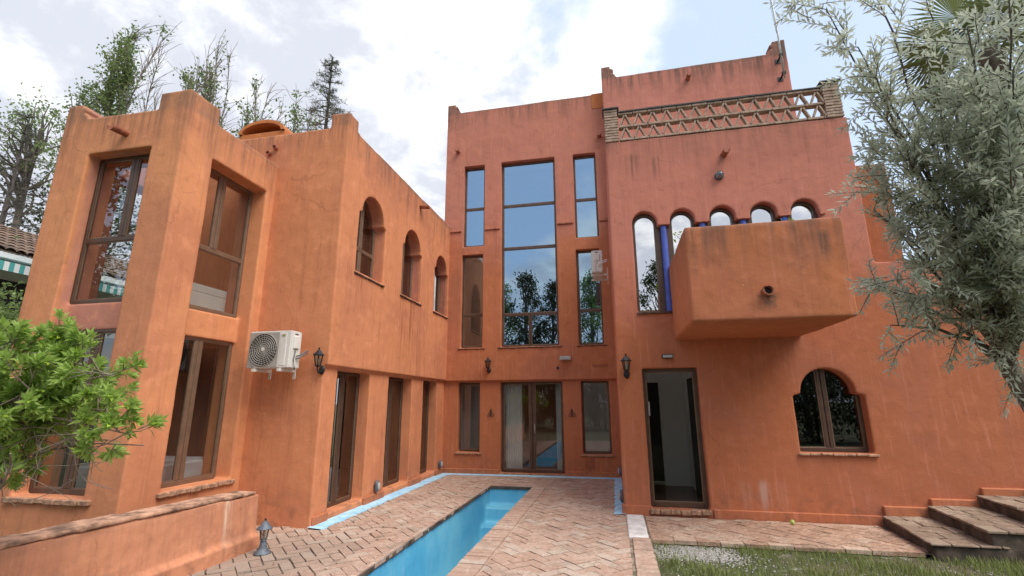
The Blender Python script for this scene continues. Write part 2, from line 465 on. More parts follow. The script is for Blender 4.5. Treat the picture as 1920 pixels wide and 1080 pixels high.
# glazing behind the arcade
aw_ = [frame_window(H, 'y', YG+.13, .43, 1.0, 3.08, 5.0, glassm='glass_arch', bar=.06)]
for a, b in ((1.0, 1.60), (1.60, 2.24), (2.24, 2.87), (2.87, 3.45)):
    aw_.append(frame_window(H, 'y', YG+.13, a+.002, b-.002, 2.97, 5.0, glassm='glass_arch', bar=.075))
for o_, c in zip(aw_, cx5):
    ring = MB()
    for k in range(16):
        t0_, t1_ = PI*k/16, PI*(k+1)/16
        vs = [(c+q*math.cos(t), yy, zs-.0+q*math.sin(t)) for yy in (YG+.115, YG+.15) for t in (t0_, t1_) for q in (ra-.045, ra+.05)]
        ring.add(vs, [(0, 1, 3, 2), (4, 6, 7, 5), (0, 4, 5, 1), (2, 3, 7, 6), (0, 2, 6, 4), (1, 5, 7, 3)])
    for sg in (-1, 1): ring.box(c+sg*ra-.045 if sg > 0 else c-ra-.05, c+ra+.05 if sg > 0 else c-ra+.045, YG+.115, YG+.15, 3.1 if c < 1 else 3.02, zs)
    ring.build('arched_frame', 'frame', o_)
MB().box(.44, 1.0, YG-.03, YG+.22, 3.06, 3.1).build('sill', 'dark_sill', H, bevel=.008)
for k in range(4):
    c = (cx5[k]+cx5[k+1])/2
    col = MB().lathe([(.056, 3.0 if k else 3.10), (.054, 3.5), (.05, 4.585)], 18, Matrix.Translation((c, YG+.05, 0))).build('column', 'blue_col', H, smooth=False)
    MB().box(c-.085, c+.085, YG-.025, YG+.112, 4.586, 4.612).build('capital', 'clay', col, bevel=.01)
MB().box(3.38, 3.46, YG-.02, YG+.02, 4.56, 4.61).build('corbel', 'clay', H, bevel=.01)
# doors and the lower arched window
frame_window(H, 'y', YG+.12, .44, 1.32, .10, 2.20, glassm='glass_clear', bar=.075, name='glass_door', handle=(.535, 1.55),
             sill=('stone_sill', .17, .07, .0, .0))
frame_window(H, 'y', YG+.165, 2.60, 3.60, .93, 2.2, mull=((3.085, 0, 3),), leaf=True, bar=.06, sill=('stone_sill', .21, .035, .02, .0))
# balcony
BL = Shell()
x0, x1, yf, z0, z1 = 1.0, 2.86, 6.2, 2.62, 3.87
BL.box(x0, x1, yf, 8.04, z0, z0+.16); BL.box(x0, x1, yf, yf+.14, z0, z1)
BL.box(x0, x0+.14, yf, 8.04, z0, z1); BL.box(x1-.14, x1, yf, 8.04, z0, z1)
bal = BL.build('balcony', 'balcony', H, .03, .022, .5)
sp = MB()
def half_pipe(mb, mat, r=.05, L=.3, n=10, th=.014, arc=PI, start=PI):
    vs, fs = [], []
    for yy in (0, -L):
        for rr in (r, r-th):
            for k in range(n+1):
                a = start+arc*k/n
                vs.append(mat @ Vector((rr*math.cos(a), yy, rr*math.sin(a))))
    N1 = n+1
    for k in range(n):
        fs += [(k, k+1, k+1+2*N1, k+2*N1), (k+N1, k+N1+2*N1, k+1+3*N1, k+1+N1), (k, k+N1, k+1+N1, k+1),
               (k+2*N1, k+1+2*N1, k+1+3*N1, k+3*N1)]
    fs += [(0, 2*N1, 3*N1, N1), (n, n+N1, n+3*N1, n+2*N1)]
    mb.add(vs, fs)
half_pipe(sp, Matrix.Translation((1.90, yf+.03, 2.97)), .065, .12, 14, .016, 1.75*PI, .9*PI)
sp.build('drain_pipe', 'clay', bal)
MB().lathe([(.047, 0), (.047, .004)], 14, Matrix.Translation((1.90, yf-.016, 2.97)) @ Matrix.Rotation(R(90), 4, 'X')).build('drain_mouth', 'dark_in', bal)
# pierced brick balustrade of the roof terrace
bz = 6.265
ba = MB()
for z_ in (bz, bz+.262, bz+.525):
    xx = .34
    while xx < 3.70:
        w = min(.255, 3.72-xx)
        ba.box(xx+.003, xx+w-.003, YG-.012+random.uniform(-.006, .006), YG+.11, z_+.004, z_+.045); xx += .258
for row in range(2):
    zb = bz+.049+row*.262; h = .208
    for k in range(14):
        c = .455+k*.2445
        for s_ in (-1, 1):
            ang = math.atan2(.088, h)*s_
            mt4 = Matrix.Translation((c+s_*.053, YG+.045, zb+h/2)) @ Matrix.Rotation(-ang, 4, 'Y')
            ba.box(-.015, .015, -.055+random.uniform(-.006, .006), .03, -.112, .106, mt4)
bal2 = ba.build('balustrade', 'brick_pale', H, bevel=.005)
for a, b, zt in ((.085, .325, .655), (3.73, 3.99, .665)):
    pl_ = MB()
    nrow = 12
    for k in range(nrow):
        j = random.uniform(-.006, .006)
        za = bz+zt*k/nrow
        if k % 2: pl_.box(a+j, b+j, YG-.02+j, YG+.22, za+.006, za+zt/nrow-.006)
        else:
            pl_.box(a+j, (a+b)/2-.004, YG-.02-j, YG+.22, za+.006, za+zt/nrow-.006)
            pl_.box((a+b)/2+.004, b+j, YG-.015, YG+.22, za+.006, za+zt/nrow-.006)
    pl_.box(a+.015, b-.015, YG-.005, YG+.2, bz, bz+zt-.008)
    pl_.build('brick_pillar', 'brick_pale', bal2, bevel=.006)
    MB().box(a-.03, b+.03, YG-.05, YG+.25, bz+zt, bz+zt+.03).build('pillar_cap', 'slate', bal2, bevel=.004)
cp = MB(); xx = .34
while xx < 3.7:
    cp.box(xx, min(xx+.47, 3.72), YG-.03, YG+.13, bz+.574, bz+.592+random.uniform(0, .012)); xx += .474
cp.build('coping', 'slate', bal2)

# ---- left wing with three arched windows
W = Shell(); XW = -4.1
arches = []
wins = ((6.90, 7.88), (8.66, 9.67), (10.48, 11.42))
for a, b in wins: arches.append(arch((a+b)/2+.005, (b-a)/2-.085, 3.80, 4.86, keyhole=.085))
top = [(11.75, 6.2), (11.75, 2.2), (6.36, 2.2)]
W.face_x(XW, .34, [(6.36, 2.2), (11.75, 2.2), (11.75, 6.28), (6.78, 6.20)] + horn(6.36, 6.2, 6.42, .20, -1)[1:], arches)
w_doors = ((6.74, 7.77), (8.50, 9.59), (10.21, 11.08))
W.face_x(XW-.07, .27, rect(6.41, 11.75, -.3, 2.3), [rect(a, b, .10, 2.16) for a, b in w_doors])
out = [(-7.6, -.3), (-4.17, -.3), (-4.17, 2.2), (-4.1, 2.2), (-4.1, 6.42)] + horn(-4.1, 6.16, 6.42, .20, 1)[::-1][1:] + [(-7.6, 6.16)]
W.face_y(6.36, .3, out)
W.build('wall', 'wing', H)
for a, b in wins:
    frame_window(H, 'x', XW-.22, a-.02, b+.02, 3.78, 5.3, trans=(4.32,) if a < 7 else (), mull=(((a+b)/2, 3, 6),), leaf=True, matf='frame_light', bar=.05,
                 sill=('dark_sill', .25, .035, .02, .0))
for a, b in w_doors:
    frame_window(H, 'x', XW-.27, a-.02, b+.02, .10, 2.18, mull=(((a+b)/2, 0, 3),), name='french_door', leaf=True, bar=.06,
                 sill=('stone_sill', .19, .04, .0, .0))
vb = MB()
prof = []
for k in range(17):
    a = PI*k/16; prof.append((-6.75+.53*math.cos(a), 7.02+.27*math.sin(a)))
n = len(prof)
vs = [(x_, 7.4, z_) for x_, z_ in prof]+[(x_, 9.6, z_) for x_, z_ in prof]
prof2 = [(-6.75+.46*math.cos(PI*k/16), 7.02+.20*math.sin(PI*k/16)) for k in range(17)]
vs += [(x_, 7.4, z_) for x_, z_ in prof2]+[(x_, 9.6, z_) for x_, z_ in prof2]
fs = []
for k in range(n-1):
    fs += [(k, k+1, k+1+n, k+n), (k+2*n, k+3*n, k+1+3*n, k+1+2*n), (k, k+2*n, k+1+2*n, k+1)]
vb.add(vs, fs)
va = vb.build('vault', 'patch', H)
MB().box(-7.28, -6.22, 7.44, 9.6, 6.2, 7.02).build('vault_wall', 'patch', H)

# ---- bay at the far left
Y_ = Shell(); YB, XB = 4.6, -5.37
out = [(-7.47, -.3), (-5.37, -.3), (-5.37, 5.80)] + horn(-5.37, 5.55, 5.80, .22, 1)[::-1][1:] + horn(-7.47, 5.57, 5.82, .30, -1)
Y_.face_y(YB, .5, out, [rect(-6.92, -5.80, .62, 5.0)])
out = [(4.6, -.3), (6.5, -.3), (6.5, 5.58), (5.15, 5.56)] + horn(4.6, 5.55, 5.80, .34, -1)[1:]
Y_.face_x(XB, .5, out, [rect(5.10, 6.18, .62, 5.02)])
Y_.face_x(-7.17, .3, rect(4.65, 9.0, -.3, 5.57), [rect(5.2, 6.1, .9, 5.0)])
# spandrels set back in the two niches
Y_.box(-7.0, -5.7, YB+.16, YB+.46, 2.57, 2.92); Y_.box(XB-.52, XB-.22, 5.0, 6.3, 2.55, 2.92)
Y_.build('wall', 'bay', H)
frame_window(H, 'y', YB+.17, -6.94, -5.78, 2.91, 5.02, trans=(3.79,), mull=((-6.30, 3.8, 6),), leaf=True, bar=.06)
frame_window(H, 'y', YB+.17, -6.94, -5.78, .62, 2.60, mull=((-6.36, 0, 6),), leaf=True, bar=.065, sill=('stone_sill', .22, .06, .04, .0))
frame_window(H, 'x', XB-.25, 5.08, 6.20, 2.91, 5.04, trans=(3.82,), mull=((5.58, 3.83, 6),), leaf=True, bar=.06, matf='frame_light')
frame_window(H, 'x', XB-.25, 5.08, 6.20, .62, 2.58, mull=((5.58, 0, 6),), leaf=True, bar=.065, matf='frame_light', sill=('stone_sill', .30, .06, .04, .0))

# ---- skirting boards
for mt_, bx_ in (('tower', (XW-.11, XW-.035, 6.38, 6.74, -.05, .13)), ('tower', (XW-.11, XW-.035, 7.77, 8.5, -.05, .13)), ('tower', (XW-.11, XW-.035, 9.59, 10.21, -.05, .13)),
                 ('tower', (XW-.11, XW-.035, 11.08, 11.7, -.05, .13)), ('tower', (-4.7, -2.74, YT+.05, YT+.15, -.05, .13)), ('tower', (-1.18, .4, YT+.05, YT+.15, -.05, .13)),
                 ('right', (.03, .44, YG-.022, YG+.1, -.05, .14)), ('right', (1.34, 3.55, YG-.022, YG+.1, -.05, .12)),
                 ('tower', (3.55, 4.12, YG-.05, YG+.1, .05, .25)), ('tower', (4.13, 4.74, YG-.055, YG+.1, .2, .365)), ('tower', (4.75, 5.4, YG-.05, YG+.1, .35, .52)), ('tower', (5.41, 6.2, YG-.05, YG+.1, .5, .66))):
    MB().box(*bx_).build('skirting', mt_, H, bevel=.012)

# ---- insides (rooms seen through the glass)
def room(x0, x1, y0, y1, z0, z1, wm, fm, gaps=(), lid=True, base=True):
    t = .06
    if base: MB().box(x0-t, x1+t, y0, y1+t, z0-t, z0).build('floor', fm, H)
    if lid: MB().box(x0-t, x1+t, y0, y1+t, z1, z1+t).build('room_ceiling', wm, H)
    w = MB()
    # back wall with gaps (x range, z top)
    xs = x0-t
    for ga, gb, gz in sorted(gaps):
        w.box(xs, ga, y1, y1+t, z0, z1); w.box(ga, gb, y1, y1+t, gz, z1); xs = gb
    w.box(xs, x1+t, y1, y1+t, z0, z1)
    w.box(x0-t, x0, y0, y1, z0, z1); w.box(x1, x1+t, y0, y1, z0, z1)
    w.build('room_wall', wm, H)
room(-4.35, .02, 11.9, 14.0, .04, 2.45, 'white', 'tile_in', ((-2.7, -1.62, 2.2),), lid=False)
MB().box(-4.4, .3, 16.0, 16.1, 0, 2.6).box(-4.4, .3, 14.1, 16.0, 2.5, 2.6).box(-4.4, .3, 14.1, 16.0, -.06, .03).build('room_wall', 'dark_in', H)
room(-3.80, .02, 11.9, 15.0, 2.5, 9.4, 'white', 'tile_in', lid=False, base=False)  # shaft left roofless, walls white, to brighten the room below
MB().box(-3.79, -3.77, 11.9, 15.0, 2.7, 6.2).build('room_wall', 'brown_in', H)
room(.40, 1.39, 8.30, 10.4, .06, 2.55, 'white', 'tile_in', ((.58, .90, 2.05),), lid=False)
MB().box(1.372, 1.387, 9.0, 9.75, .07, 2.08).build('inner_door', 'dark_in', H)
MB().box(.3, 1.9, 11.35, 11.4, 0, 2.6).build('room_wall', 'dark_in', H)
MB().box(1.5, 4.0, 8.2, 11.3, 5.9, 6.15).build('roof', 'cap', H)
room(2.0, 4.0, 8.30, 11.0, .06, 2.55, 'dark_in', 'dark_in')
room(.4, 3.9, 8.35, 11.0, 2.68, 5.8, 'white', 'tile_in', lid=False, base=False)  # upper room left open over the hall to let daylight down
MB().box(1.9, 3.9, 8.35, 11.0, 2.62, 2.68).build('floor', 'tile_in', H)
# the wing and bay interior; the bay is left roofless so daylight fills it
MB().box(-7.0, -4.5, 11.45, 11.5, 0, 6).box(-7.2, -7.1, 6.7, 11.5, 0, 6).build('room_wall', 'brown_in', H)
MB().box(-7.4, -4.42, 6.7, 11.6, 2.30, 2.6).build('floor', 'brown_in', H)
MB().box(-7.4, -4.42, 6.7, 11.6, 5.85, 6.05).build('roof', 'cap', H)
MB().box(-7.2, -5.86, 5.1, 6.7, 2.60, 2.72).box(-7.2, -5.86, 5.1, 6.7, .02, .08).box(-7.4, -4.42, 6.7, 11.6, .02, .08).build('floor', 'tile_in', H)
MB().box(.4, 4.3, 11.5, 14.8, 9.7, 9.85).build('roof', 'cap', H)
MB().box(-4.3, 4.3, 15.1, 15.3, 0, 9.6).build('wall', 'tower', H)
MB().box(-6.95, -5.86, 5.22, 6.33, .1, .90).build('bed_linen', 'linen', H, bevel=.05, seg=3)
MB().box(-6.98, -5.92, 6.335, 6.35, .1, 2.5).box(-7.0, -6.985, 5.12, 6.35, .1, 2.5).build('room_wall', 'dark_in', H)  # near-black liner added to keep the lower bay room dark
# a white half wall of stairs seen upstairs in the bay
MB().box(-6.05, -5.86, 5.30, 6.34, 2.72, 3.24).box(-6.05, -5.86, 5.55, 6.34, 3.24, 3.36).build('half_wall', 'white', H, bevel=.01)

for xa, xb in ((-2.64, -2.24), (-1.40, -1.27)):
    cu_ = MB(); n_ = 30
    vs = [(xa+(xb-xa)*k/n_, yo+.018*math.sin(k*1.5), z_) for yo in (11.88, 11.892) for z_ in (.12, 2.12) for k in range(n_+1)]
    m_ = n_+1
    fs = [(k, k+1, k+1+m_, k+m_) for k in range(n_)]+[(k+2*m_, k+3*m_, k+1+3*m_, k+1+2*m_) for k in range(n_)]
    cu_.add(vs, fs).build('curtain', 'white', H, smooth=True)
# ---- clay rain spouts
def spout(p, face, L=.28, tilt=8, r=.055):
    mb = MB()
    mt4 = Matrix.Translation(p)
    if face == 'x': mt4 = mt4 @ Matrix.Rotation(R(90), 4, 'Z')
    mt4 = mt4 @ Matrix.Rotation(R(tilt), 4, 'X')
    half_pipe(mb, mt4, r, L, 10, .014, 1.15*PI, PI*.925)
    mb.build('rain_spout', 'clay', H)
spout((-6.33, YB+.04, 5.25), 'y', .25, 4, .055)
spout((XW-.03, 9.45, 6.02), 'x', .26)
spout((-3.92, YT+.04, 8.50), 'y', .25)
spout((-.03, YT+.04, 8.50), 'y', .25)
spout((2.06, YG+.04, 5.80), 'y', .28)
spout((2.25, YQ+.04, 9.66), 'y', .3)
for px, pz in ((-5.55, 5.80), (-5.44, 5.90)):
    mb = MB(); half_pipe(mb, Matrix.Translation((px, 6.39, pz)), .04, .10, 12, .012, 2*PI, 0); mb.build('vent_pipe', 'clay', H)
MB().box(-.73, -.53, YT+.075, YT+.11, .20, .40).build('vent_plate', 'plate', H, bevel=.006)
gr = MB()
for k in range(6): gr.box(-.46+k*.06, -.415+k*.06, YT-.012, YT+.02, 2.47, 2.53)
gr.build('air_grille', 'plate', H)
MB().lathe([(.035, 0), (.035, .02)], 14, Matrix.Translation((-1.29, YT+.012, 2.46)) @ Matrix.Rotation(R(90), 4, 'X')).build('vent_hole', 'dark_in', H)

# ================================================================== things on the walls
def make_lantern(label, loc, group):
    e = empty('wall_lantern', loc, label, 'lantern', group, local=True)
    MB().lathe([(.0, 0), (.045, .0), (.05, .012), (.03, .03), (.0, .034)], 14, Matrix.Translation((0, 0, -.11)) @ Matrix.Rotation(R(90), 4, 'X') @ Matrix.Scale(1.35, 4, (0, 1, 0))).build('mount', 'black', e, smooth=True)
    MB().tube([(0, -.02, -.12), (0, -.06, -.155), (0, -.11, -.14), (0, -.125, -.09), (0, -.12, -.05)], .012, 8).build('arm', 'black', e, smooth=True)
    c = Vector((0, -.12, 0))
    fr = MB()
    for k in range(6):
        a = 2*PI*k/6
        p0 = c+Vector((.040*math.cos(a), .040*math.sin(a), -.05)); p1 = c+Vector((.066*math.cos(a), .066*math.sin(a), .10))
        fr.tube([p0, p1], .0065, 5)
    fr.lathe([(.0, -.075), (.02, -.072), (.045, -.055), (.045, -.045), (.0, -.044)], 6, Matrix.Translation(c))
    fr.build('frame', 'black', e)
    MB().lathe([(.035, -.045), (.061, .098)], 6, Matrix.Translation(c)).build('glass', 'lantern_glass', e)
    MB().lathe([(.088, .095), (.088, .104), (.06, .13), (.028, .165), (.012, .178), (.012, .19), (.018, .20), (.0, .215)], 6, Matrix.Translation(c)).build('lamp_roof', 'black', e)
    MB().lathe([(.012, -.04), (.014, .03), (.0, .05)], 8, Matrix.Translation(c)).build('bulb', 'lens', e, smooth=True)
    return e
g_ = 'black coach lanterns on the villa walls'
l1 = make_lantern('black hexagonal wall lantern just right of the white air conditioner on the left wing', (-4.19, 6.36, 2.24), g_)
l2 = copy_tree(l1); l2.location = (-2.99, 11.5, 2.54); l2['label'] = 'small black wall lantern above the pier left of the central glass doors'
l3 = copy_tree(l1); l3.location = (.215, 8.0, 2.20); l3['label'] = 'black wall lantern beside the open glass door under the balcony'

e = empty('garden_lantern', (-4.0, 5.23, 0), 'grey pedestal lantern standing on the brick paving at the low wall end', 'lantern', local=True)
MB().lathe([(.095, 0), (.09, .012), (.06, .035), (.042, .07), (.032, .12), (.028, .135), (.0, .137)], 18).build('pedestal', 'grey_iron', e, smooth=True)
fr = MB()
for k in range(6):
    a = 2*PI*k/6
    fr.tube([(.033*math.cos(a), .033*math.sin(a), .14), (.052*math.cos(a), .052*math.sin(a), .262)], .005, 5)
fr.lathe([(.02, .133), (.04, .14), (.036, .15), (.0, .151)], 12)
fr.build('frame', 'grey_iron', e)
MB().lathe([(.028, .15), (.047, .26)], 6).build('glass', 'lantern_glass', e)
MB().lathe([(.013, .15), (.013, .22), (.0, .24)], 8).build('bulb', 'lens', e, smooth=True)
MB().lathe([(.086, .258), (.084, .266), (.05, .295), (.025, .335), (.012, .345), (.0, .346)], 18).build('lamp_roof', 'grey_iron', e, smooth=True)
MB().lathe([(.0, .343), (.012, .352), (.012, .362), (.0, .372)], 10).build('finial', 'black', e, smooth=True)

def floodlight(loc, w, h, d, label):
    e = empty('floodlight', loc, label, 'floodlight', local=True)
    MB().box(-w/2, w/2, -d, -.04, -h/2, h/2).build('housing', 'black' if w < .25 else 'steel', e, bevel=.008)
    MB().box(-w/2+.012, w/2-.012, -d-.004, -d+.002, -h/2+.012, h/2-.012).build('lens', 'lens', e)
    MB().box(-.02, .02, -.06, 0, -.012, .012).box(-.035, .035, -.012, 0, -.03, .03).build('bracket', 'black', e)
    return e
floodlight((-1.09, 11.5, 2.68), .27, .09, .16, 'small grey floodlight on the tower wall above the central glass doors')
floodlight((.86, 8.0, 2.36), .17, .065, .09, 'small black floodlight above the open glass door under the balcony')
mb = empty('bulkhead_lamp', (1.945, 8.0, 5.40), 'round caged bulkhead lamp on the wall between arches and upper rain spout', 'lamp', local=True)
RX = Matrix.Rotation(R(90), 4, 'X')
MB().lathe([(.0, 0), (.075, 0), (.075, .03), (.066, .04), (.0, .041)], 20, RX).build('base', 'grey_iron', mb, smooth=False)
MB().lathe([(.06, .04), (.058, .06), (.045, .085), (.02, .10), (.0, .103)], 18, RX).build('lens', 'lens', mb, smooth=True)
cg = MB()
for k in range(3):
    a = PI*k/3
    cg.tube([Vector((.068*math.cos(t)*math.cos(a), -.045-.065*math.sin(t), .068*math.cos(t)*math.sin(a))) for t in [PI*j/10 for j in range(11)]], .005, 5)
cg.tube([(.05*math.cos(2*PI*k/16), -.09, .05*math.sin(2*PI*k/16)) for k in range(17)], .004, 5)
cg.build('cage', 'grey_iron', mb)

def step_light(loc, rz, label, big=1.0):
    e = empty('oval_light', loc, label, 'light', 'oval lights low on the courtyard walls', rz, local=True)
    MB().lathe([(.0, 0), (.055, 0), (.058, .02), (.05, .045), (.04, .05), (.0, .051)], 18, Matrix.Scale(1.75, 4, (0, 0, 1)) @ RX).build('housing', 'grey_iron', e, smooth=True)
    MB().lathe([(.038, .049), (.034, .065), (.018, .075), (.0, .077)], 16, Matrix.Scale(1.75, 4, (0, 0, 1)) @ RX).build('lens', 'lens', e, smooth=True)
    return e
s1 = step_light((-4.14, 8.17, .25), PI/2, 'oval wall light on the pier between first and second left wing doors')
def cp_(o, loc, rz, label):
    c = copy_tree(o); c.location = loc; c.rotation_euler.z = rz; c['label'] = label; return c
cp_(s1, (-4.14, 11.33, .24), PI/2, 'oval wall light in the back left corner of the courtyard')
cp_(s1, (.07, 10.9, .24), -PI/2, 'oval wall light in the back right corner beside the square plate')
cp_(s1, (.06, 8.32, .20), -PI/2, 'oval wall light at the foot of the right block beside the blue strip')

def ornament(loc, label):
    e = empty('wall_ornament', loc, label, 'ornament', 'wrought iron ornaments beside the central doors', local=True)
    o = MB()
    for s_ in (-1, 1):
        o.tube([(0, -.012, .09), (s_*.03, -.014, .03), (s_*.06, -.014, -.02), (s_*.085, -.014, -.06), (s_*.06, -.014, -.085), (s_*.03, -.012, -.06)], .006, 6)
        o.tube([(0, -.014, .02), (s_*.03, -.016, -.03), (0, -.014, -.08)], .005, 6)
    o.tube([(0, -.012, .12), (0, -.012, -.10)], .006, 6)
    o.build('scrollwork', 'black', e)
    MB().lathe([(0, 0), (.018, 0), (.014, .02), (0, .024)], 10, RX).build('mount', 'black', e)
    return e
o1 = ornament((-2.96, 11.59, 1.41), 'small wrought iron ornament on the pier left of the central doors')
o2 = cp_(o1, (-.99, 11.59, 1.41), 0, 'small wrought iron ornament on the pier right of the central doors')

def air_con(loc, rz, label, L, Hh, D, pipes):
    e = empty('air_conditioner', loc, label, 'air conditioner', 'outdoor air conditioner units on brackets', rz, local=True)
    # local: front looks -y, bottom z=0, centre x
    MB().box(-L/2, L/2, -D/2, D/2, .0, Hh).build('casing', 'ac', e, bevel=.012, seg=2)
    cx, cz, rr = -L/2+.265*L/.72+.0, Hh/2, min(Hh*.44, .235)
    MB().box(cx-rr-.01, cx+rr+.01, -D/2-.004, -D/2+.004, cz-rr-.01, cz+rr+.01).build('grille_panel', 'ac_grey', e)
    MB().lathe([(rr*.97, 0), (rr*.97, .003), (0, .0031)], 32, Matrix.Translation((cx, -D/2-.0045, cz)) @ RX).build('fan_opening', 'dark_in', e)
    g = MB()
    for k in range(1, 9):
        q = rr*k/8.2
        g.tube([(cx+q*math.cos(2*PI*j/28), -D/2-.012, cz+q*math.sin(2*PI*j/28)) for j in range(29)], .0042, 4, cap=False)
    for j in range(28):
        a = 2*PI*j/28
        g.tube([(cx+.03*math.cos(a), -D/2-.012, cz+.03*math.sin(a)), (cx+rr*math.cos(a), -D/2-.009, cz+rr*math.sin(a))], .0032, 4)
    g.build('fan_grille', 'ac_grey', e)
    MB().lathe([(.026, .0), (.026, .012), (0, .013)], 16, Matrix.Translation((cx, -D/2-.008, cz)) @ RX).build('fan_hub', 'ac', e)
    px0 = cx+rr+.03; px1 = L/2-.07
    MB().box(px0, px1, -D/2-.006, -D/2+.004, .035, Hh-.035).build('front_panel', 'ac', e, bevel=.004)
    MB().box(px0+.025, px1-.02, -D/2-.009, -D/2-.004, Hh-.085, Hh-.055).build('badge', 'badge', e)
    MB().box(L/2-.002, L/2+.022, -.06, .055, Hh*.52, Hh*.86).build('valve_cover', 'ac', e, bevel=.008)
    MB().box(L/2-.002, L/2+.004, -.04, .03, Hh*.90, Hh*.93).build('grip', 'dark_in', e)
    p = MB()
    p.tube([(L/2+.012, -.01, Hh*.53), (L/2+.02, -.03, Hh*.4), (L/2+.02, -.05, Hh*.2), (L/2+.02, -.02, .02), (L/2+.0, .02, -.03)], .007, 6)
    for q in (0, .035):
        p.tube([(L/2+.01, .02, Hh*.26+q), (L/2+.05, .03, Hh*.28+q), (L/2+.07, .09, Hh*.36+q), (L/2+.06, D/2+.09, Hh*.44+q)], .011, 7)
    p.build('pipe', pipes, e)
    for sx in (-.3*L, .3*L):
        b = MB().box(sx-.02, sx+.02, -D/2-.03, D/2+.09, -.045, -.005)
        b.box(sx-.02, sx+.02, D/2+.085, D/2+.10, -.14, .12)
        b.build('bracket', 'ac', e)
    return e
air_con((-4.79, 6.06, 2.14), 0, 'white outdoor air conditioner with round fan grille beside a lantern on the left wing', .68, .53, .24, 'rubber')
air_con((-.21, 10.2, 4.33), -PI/2, 'white outdoor air conditioner seen end on between the tower windows and right block', .72, .48, .23, 'ac')

an = empty('antenna_mast', (4.37, 10.95, 9.2), 'thin steel antenna mast bracketed to the tall tower behind the brick balustrade', 'antenna')
MB().tube([(4.37, 10.95, 9.15), (4.37, 10.95, 10.4), (4.34, 10.95, 11.6), (4.29, 10.96, 13.2)], [.022, .022, .019, .014], 8).build('pole', 'steel', an, smooth=True)
for z_ in (9.30, 9.80):
    b = MB().box(4.355, 4.385, 10.95, 11.2, z_-.015, z_+.015).box(4.33, 4.41, 10.92, 10.98, z_-.03, z_+.03)
    b.box(4.31, 4.43, 11.19, 11.215, z_-.06, z_+.06)
    b.build('bracket', 'black', an)
MB().tube([(4.34, 10.95, 11.9), (4.30, 10.93, 11.2), (4.34, 10.94, 10.4)], .004, 4).build('cable', 'rubber', an)

# ================================================================== GROUND, DECK, POOL
PX0, PX1, PY0, PY1 = -2.60, -1.69, 1.0, 10.17
def frame_sheet(mb, X0, X1, Y0, Y1, z):
    mb.quad((X0, Y0, z), (PX0, Y0, z), (PX0, Y1, z), (X0, Y1, z)); mb.quad((PX1, Y0, z), (X1, Y0, z), (X1, Y1, z), (PX1, Y1, z))
    mb.quad((PX0, Y0, z), (PX1, Y0, z), (PX1, PY0, z), (PX0, PY0, z)); mb.quad((PX0, PY1, z), (PX1, PY1, z), (PX1, Y1, z), (PX0, Y1, z))
mt, N = newmat('soil_and_turf'); P = N.pos()
n1 = N.noise(P, 1.2, 5); n2 = N.noise(P, 38, 4, .7); n3 = N.noise(P, 3.1, 5, .6)
c = N.mix(N.mr(n1, .4, .62), (.075, .095, .03), (.13, .11, .06))
c = N.mix(N.mr(n2, .52, .62), c, (.055, .06, .03))
gv = N.math('MULTIPLY', N.mr(n2, .48, .56), N.mr(n3, .58, .66))
c = N.mix(N.math('MULTIPLY', gv, .9), c, (.50, .48, .45))
principled(N, c, .95, 0, N.bump(n2, .9, .03)); M['soil'] = mt
g = MB(); frame_sheet(g, -900, 900, -900, 900, -.06)
tag(g.build('ground', 'soil'), kind='structure')

mt, N = newmat('mortar'); P = N.pos()
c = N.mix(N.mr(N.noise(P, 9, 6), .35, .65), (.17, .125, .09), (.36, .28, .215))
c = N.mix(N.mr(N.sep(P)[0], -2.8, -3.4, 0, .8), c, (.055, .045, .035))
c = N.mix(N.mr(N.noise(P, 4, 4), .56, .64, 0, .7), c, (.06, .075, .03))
principled(N, c, .95, 0, N.bump(N.noise(P, 60, 4), .6, .01)); M['mortar'] = mt

def brick_mat(name, a, b, c3, dirt):
    mt, N = newmat(name); P = N.pos()
    rnd = N.n('ShaderNodeNewGeometry').outputs['Random Per Island']
    col = N.mix(rnd, a, b)
    col = N.mix(N.mr(N.math('FRACT', N.math('MULTIPLY', rnd, 7.31)), .7, .95), col, c3)
    n = N.noise(P, 2.2, 6, .6, .5); n2 = N.noise(P, 26, 6, .65); n3 = N.noise(P, .8, 4)
    nw = N.noise(P, 11, 8, .72, .6); nv = N.noise(P, 5.5, 6, .7, .8)
    col = N.mix(N.mr(nw, .50, .66, 0, .6), col, tuple(min(1, v*1.25+.04) for v in c3))
    col = N.mix(N.mr(nv, .46, .32, 0, .65), col, dirt)
    col = N.mix(N.mr(n, .5, .72, 0, .55), col, dirt)
    col = N.mix(N.mr(N.math('ADD', N.math('MULTIPLY', n3, .6), N.math('MULTIPLY', n2, .5)), .55, .72, 0, .6), col, (.60, .47, .38))
    col = N.mix(N.mr(n2, .46, .30, 0, .55), col, tuple(v*.5 for v in dirt))
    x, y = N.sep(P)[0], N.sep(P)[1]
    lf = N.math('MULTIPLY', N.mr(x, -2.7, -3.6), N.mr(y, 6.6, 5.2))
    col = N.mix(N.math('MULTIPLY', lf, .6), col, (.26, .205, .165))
    principled(N, col, .9, 0, N.bump(N.math('ADD', n2, n), .45, .012), .3)
    return mt
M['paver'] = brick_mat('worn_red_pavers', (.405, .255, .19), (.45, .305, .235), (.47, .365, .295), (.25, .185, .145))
M['paver_old'] = brick_mat('dirty_pavers', (.34, .20, .135), (.42, .26, .185), (.48, .35, .26), (.17, .12, .085))

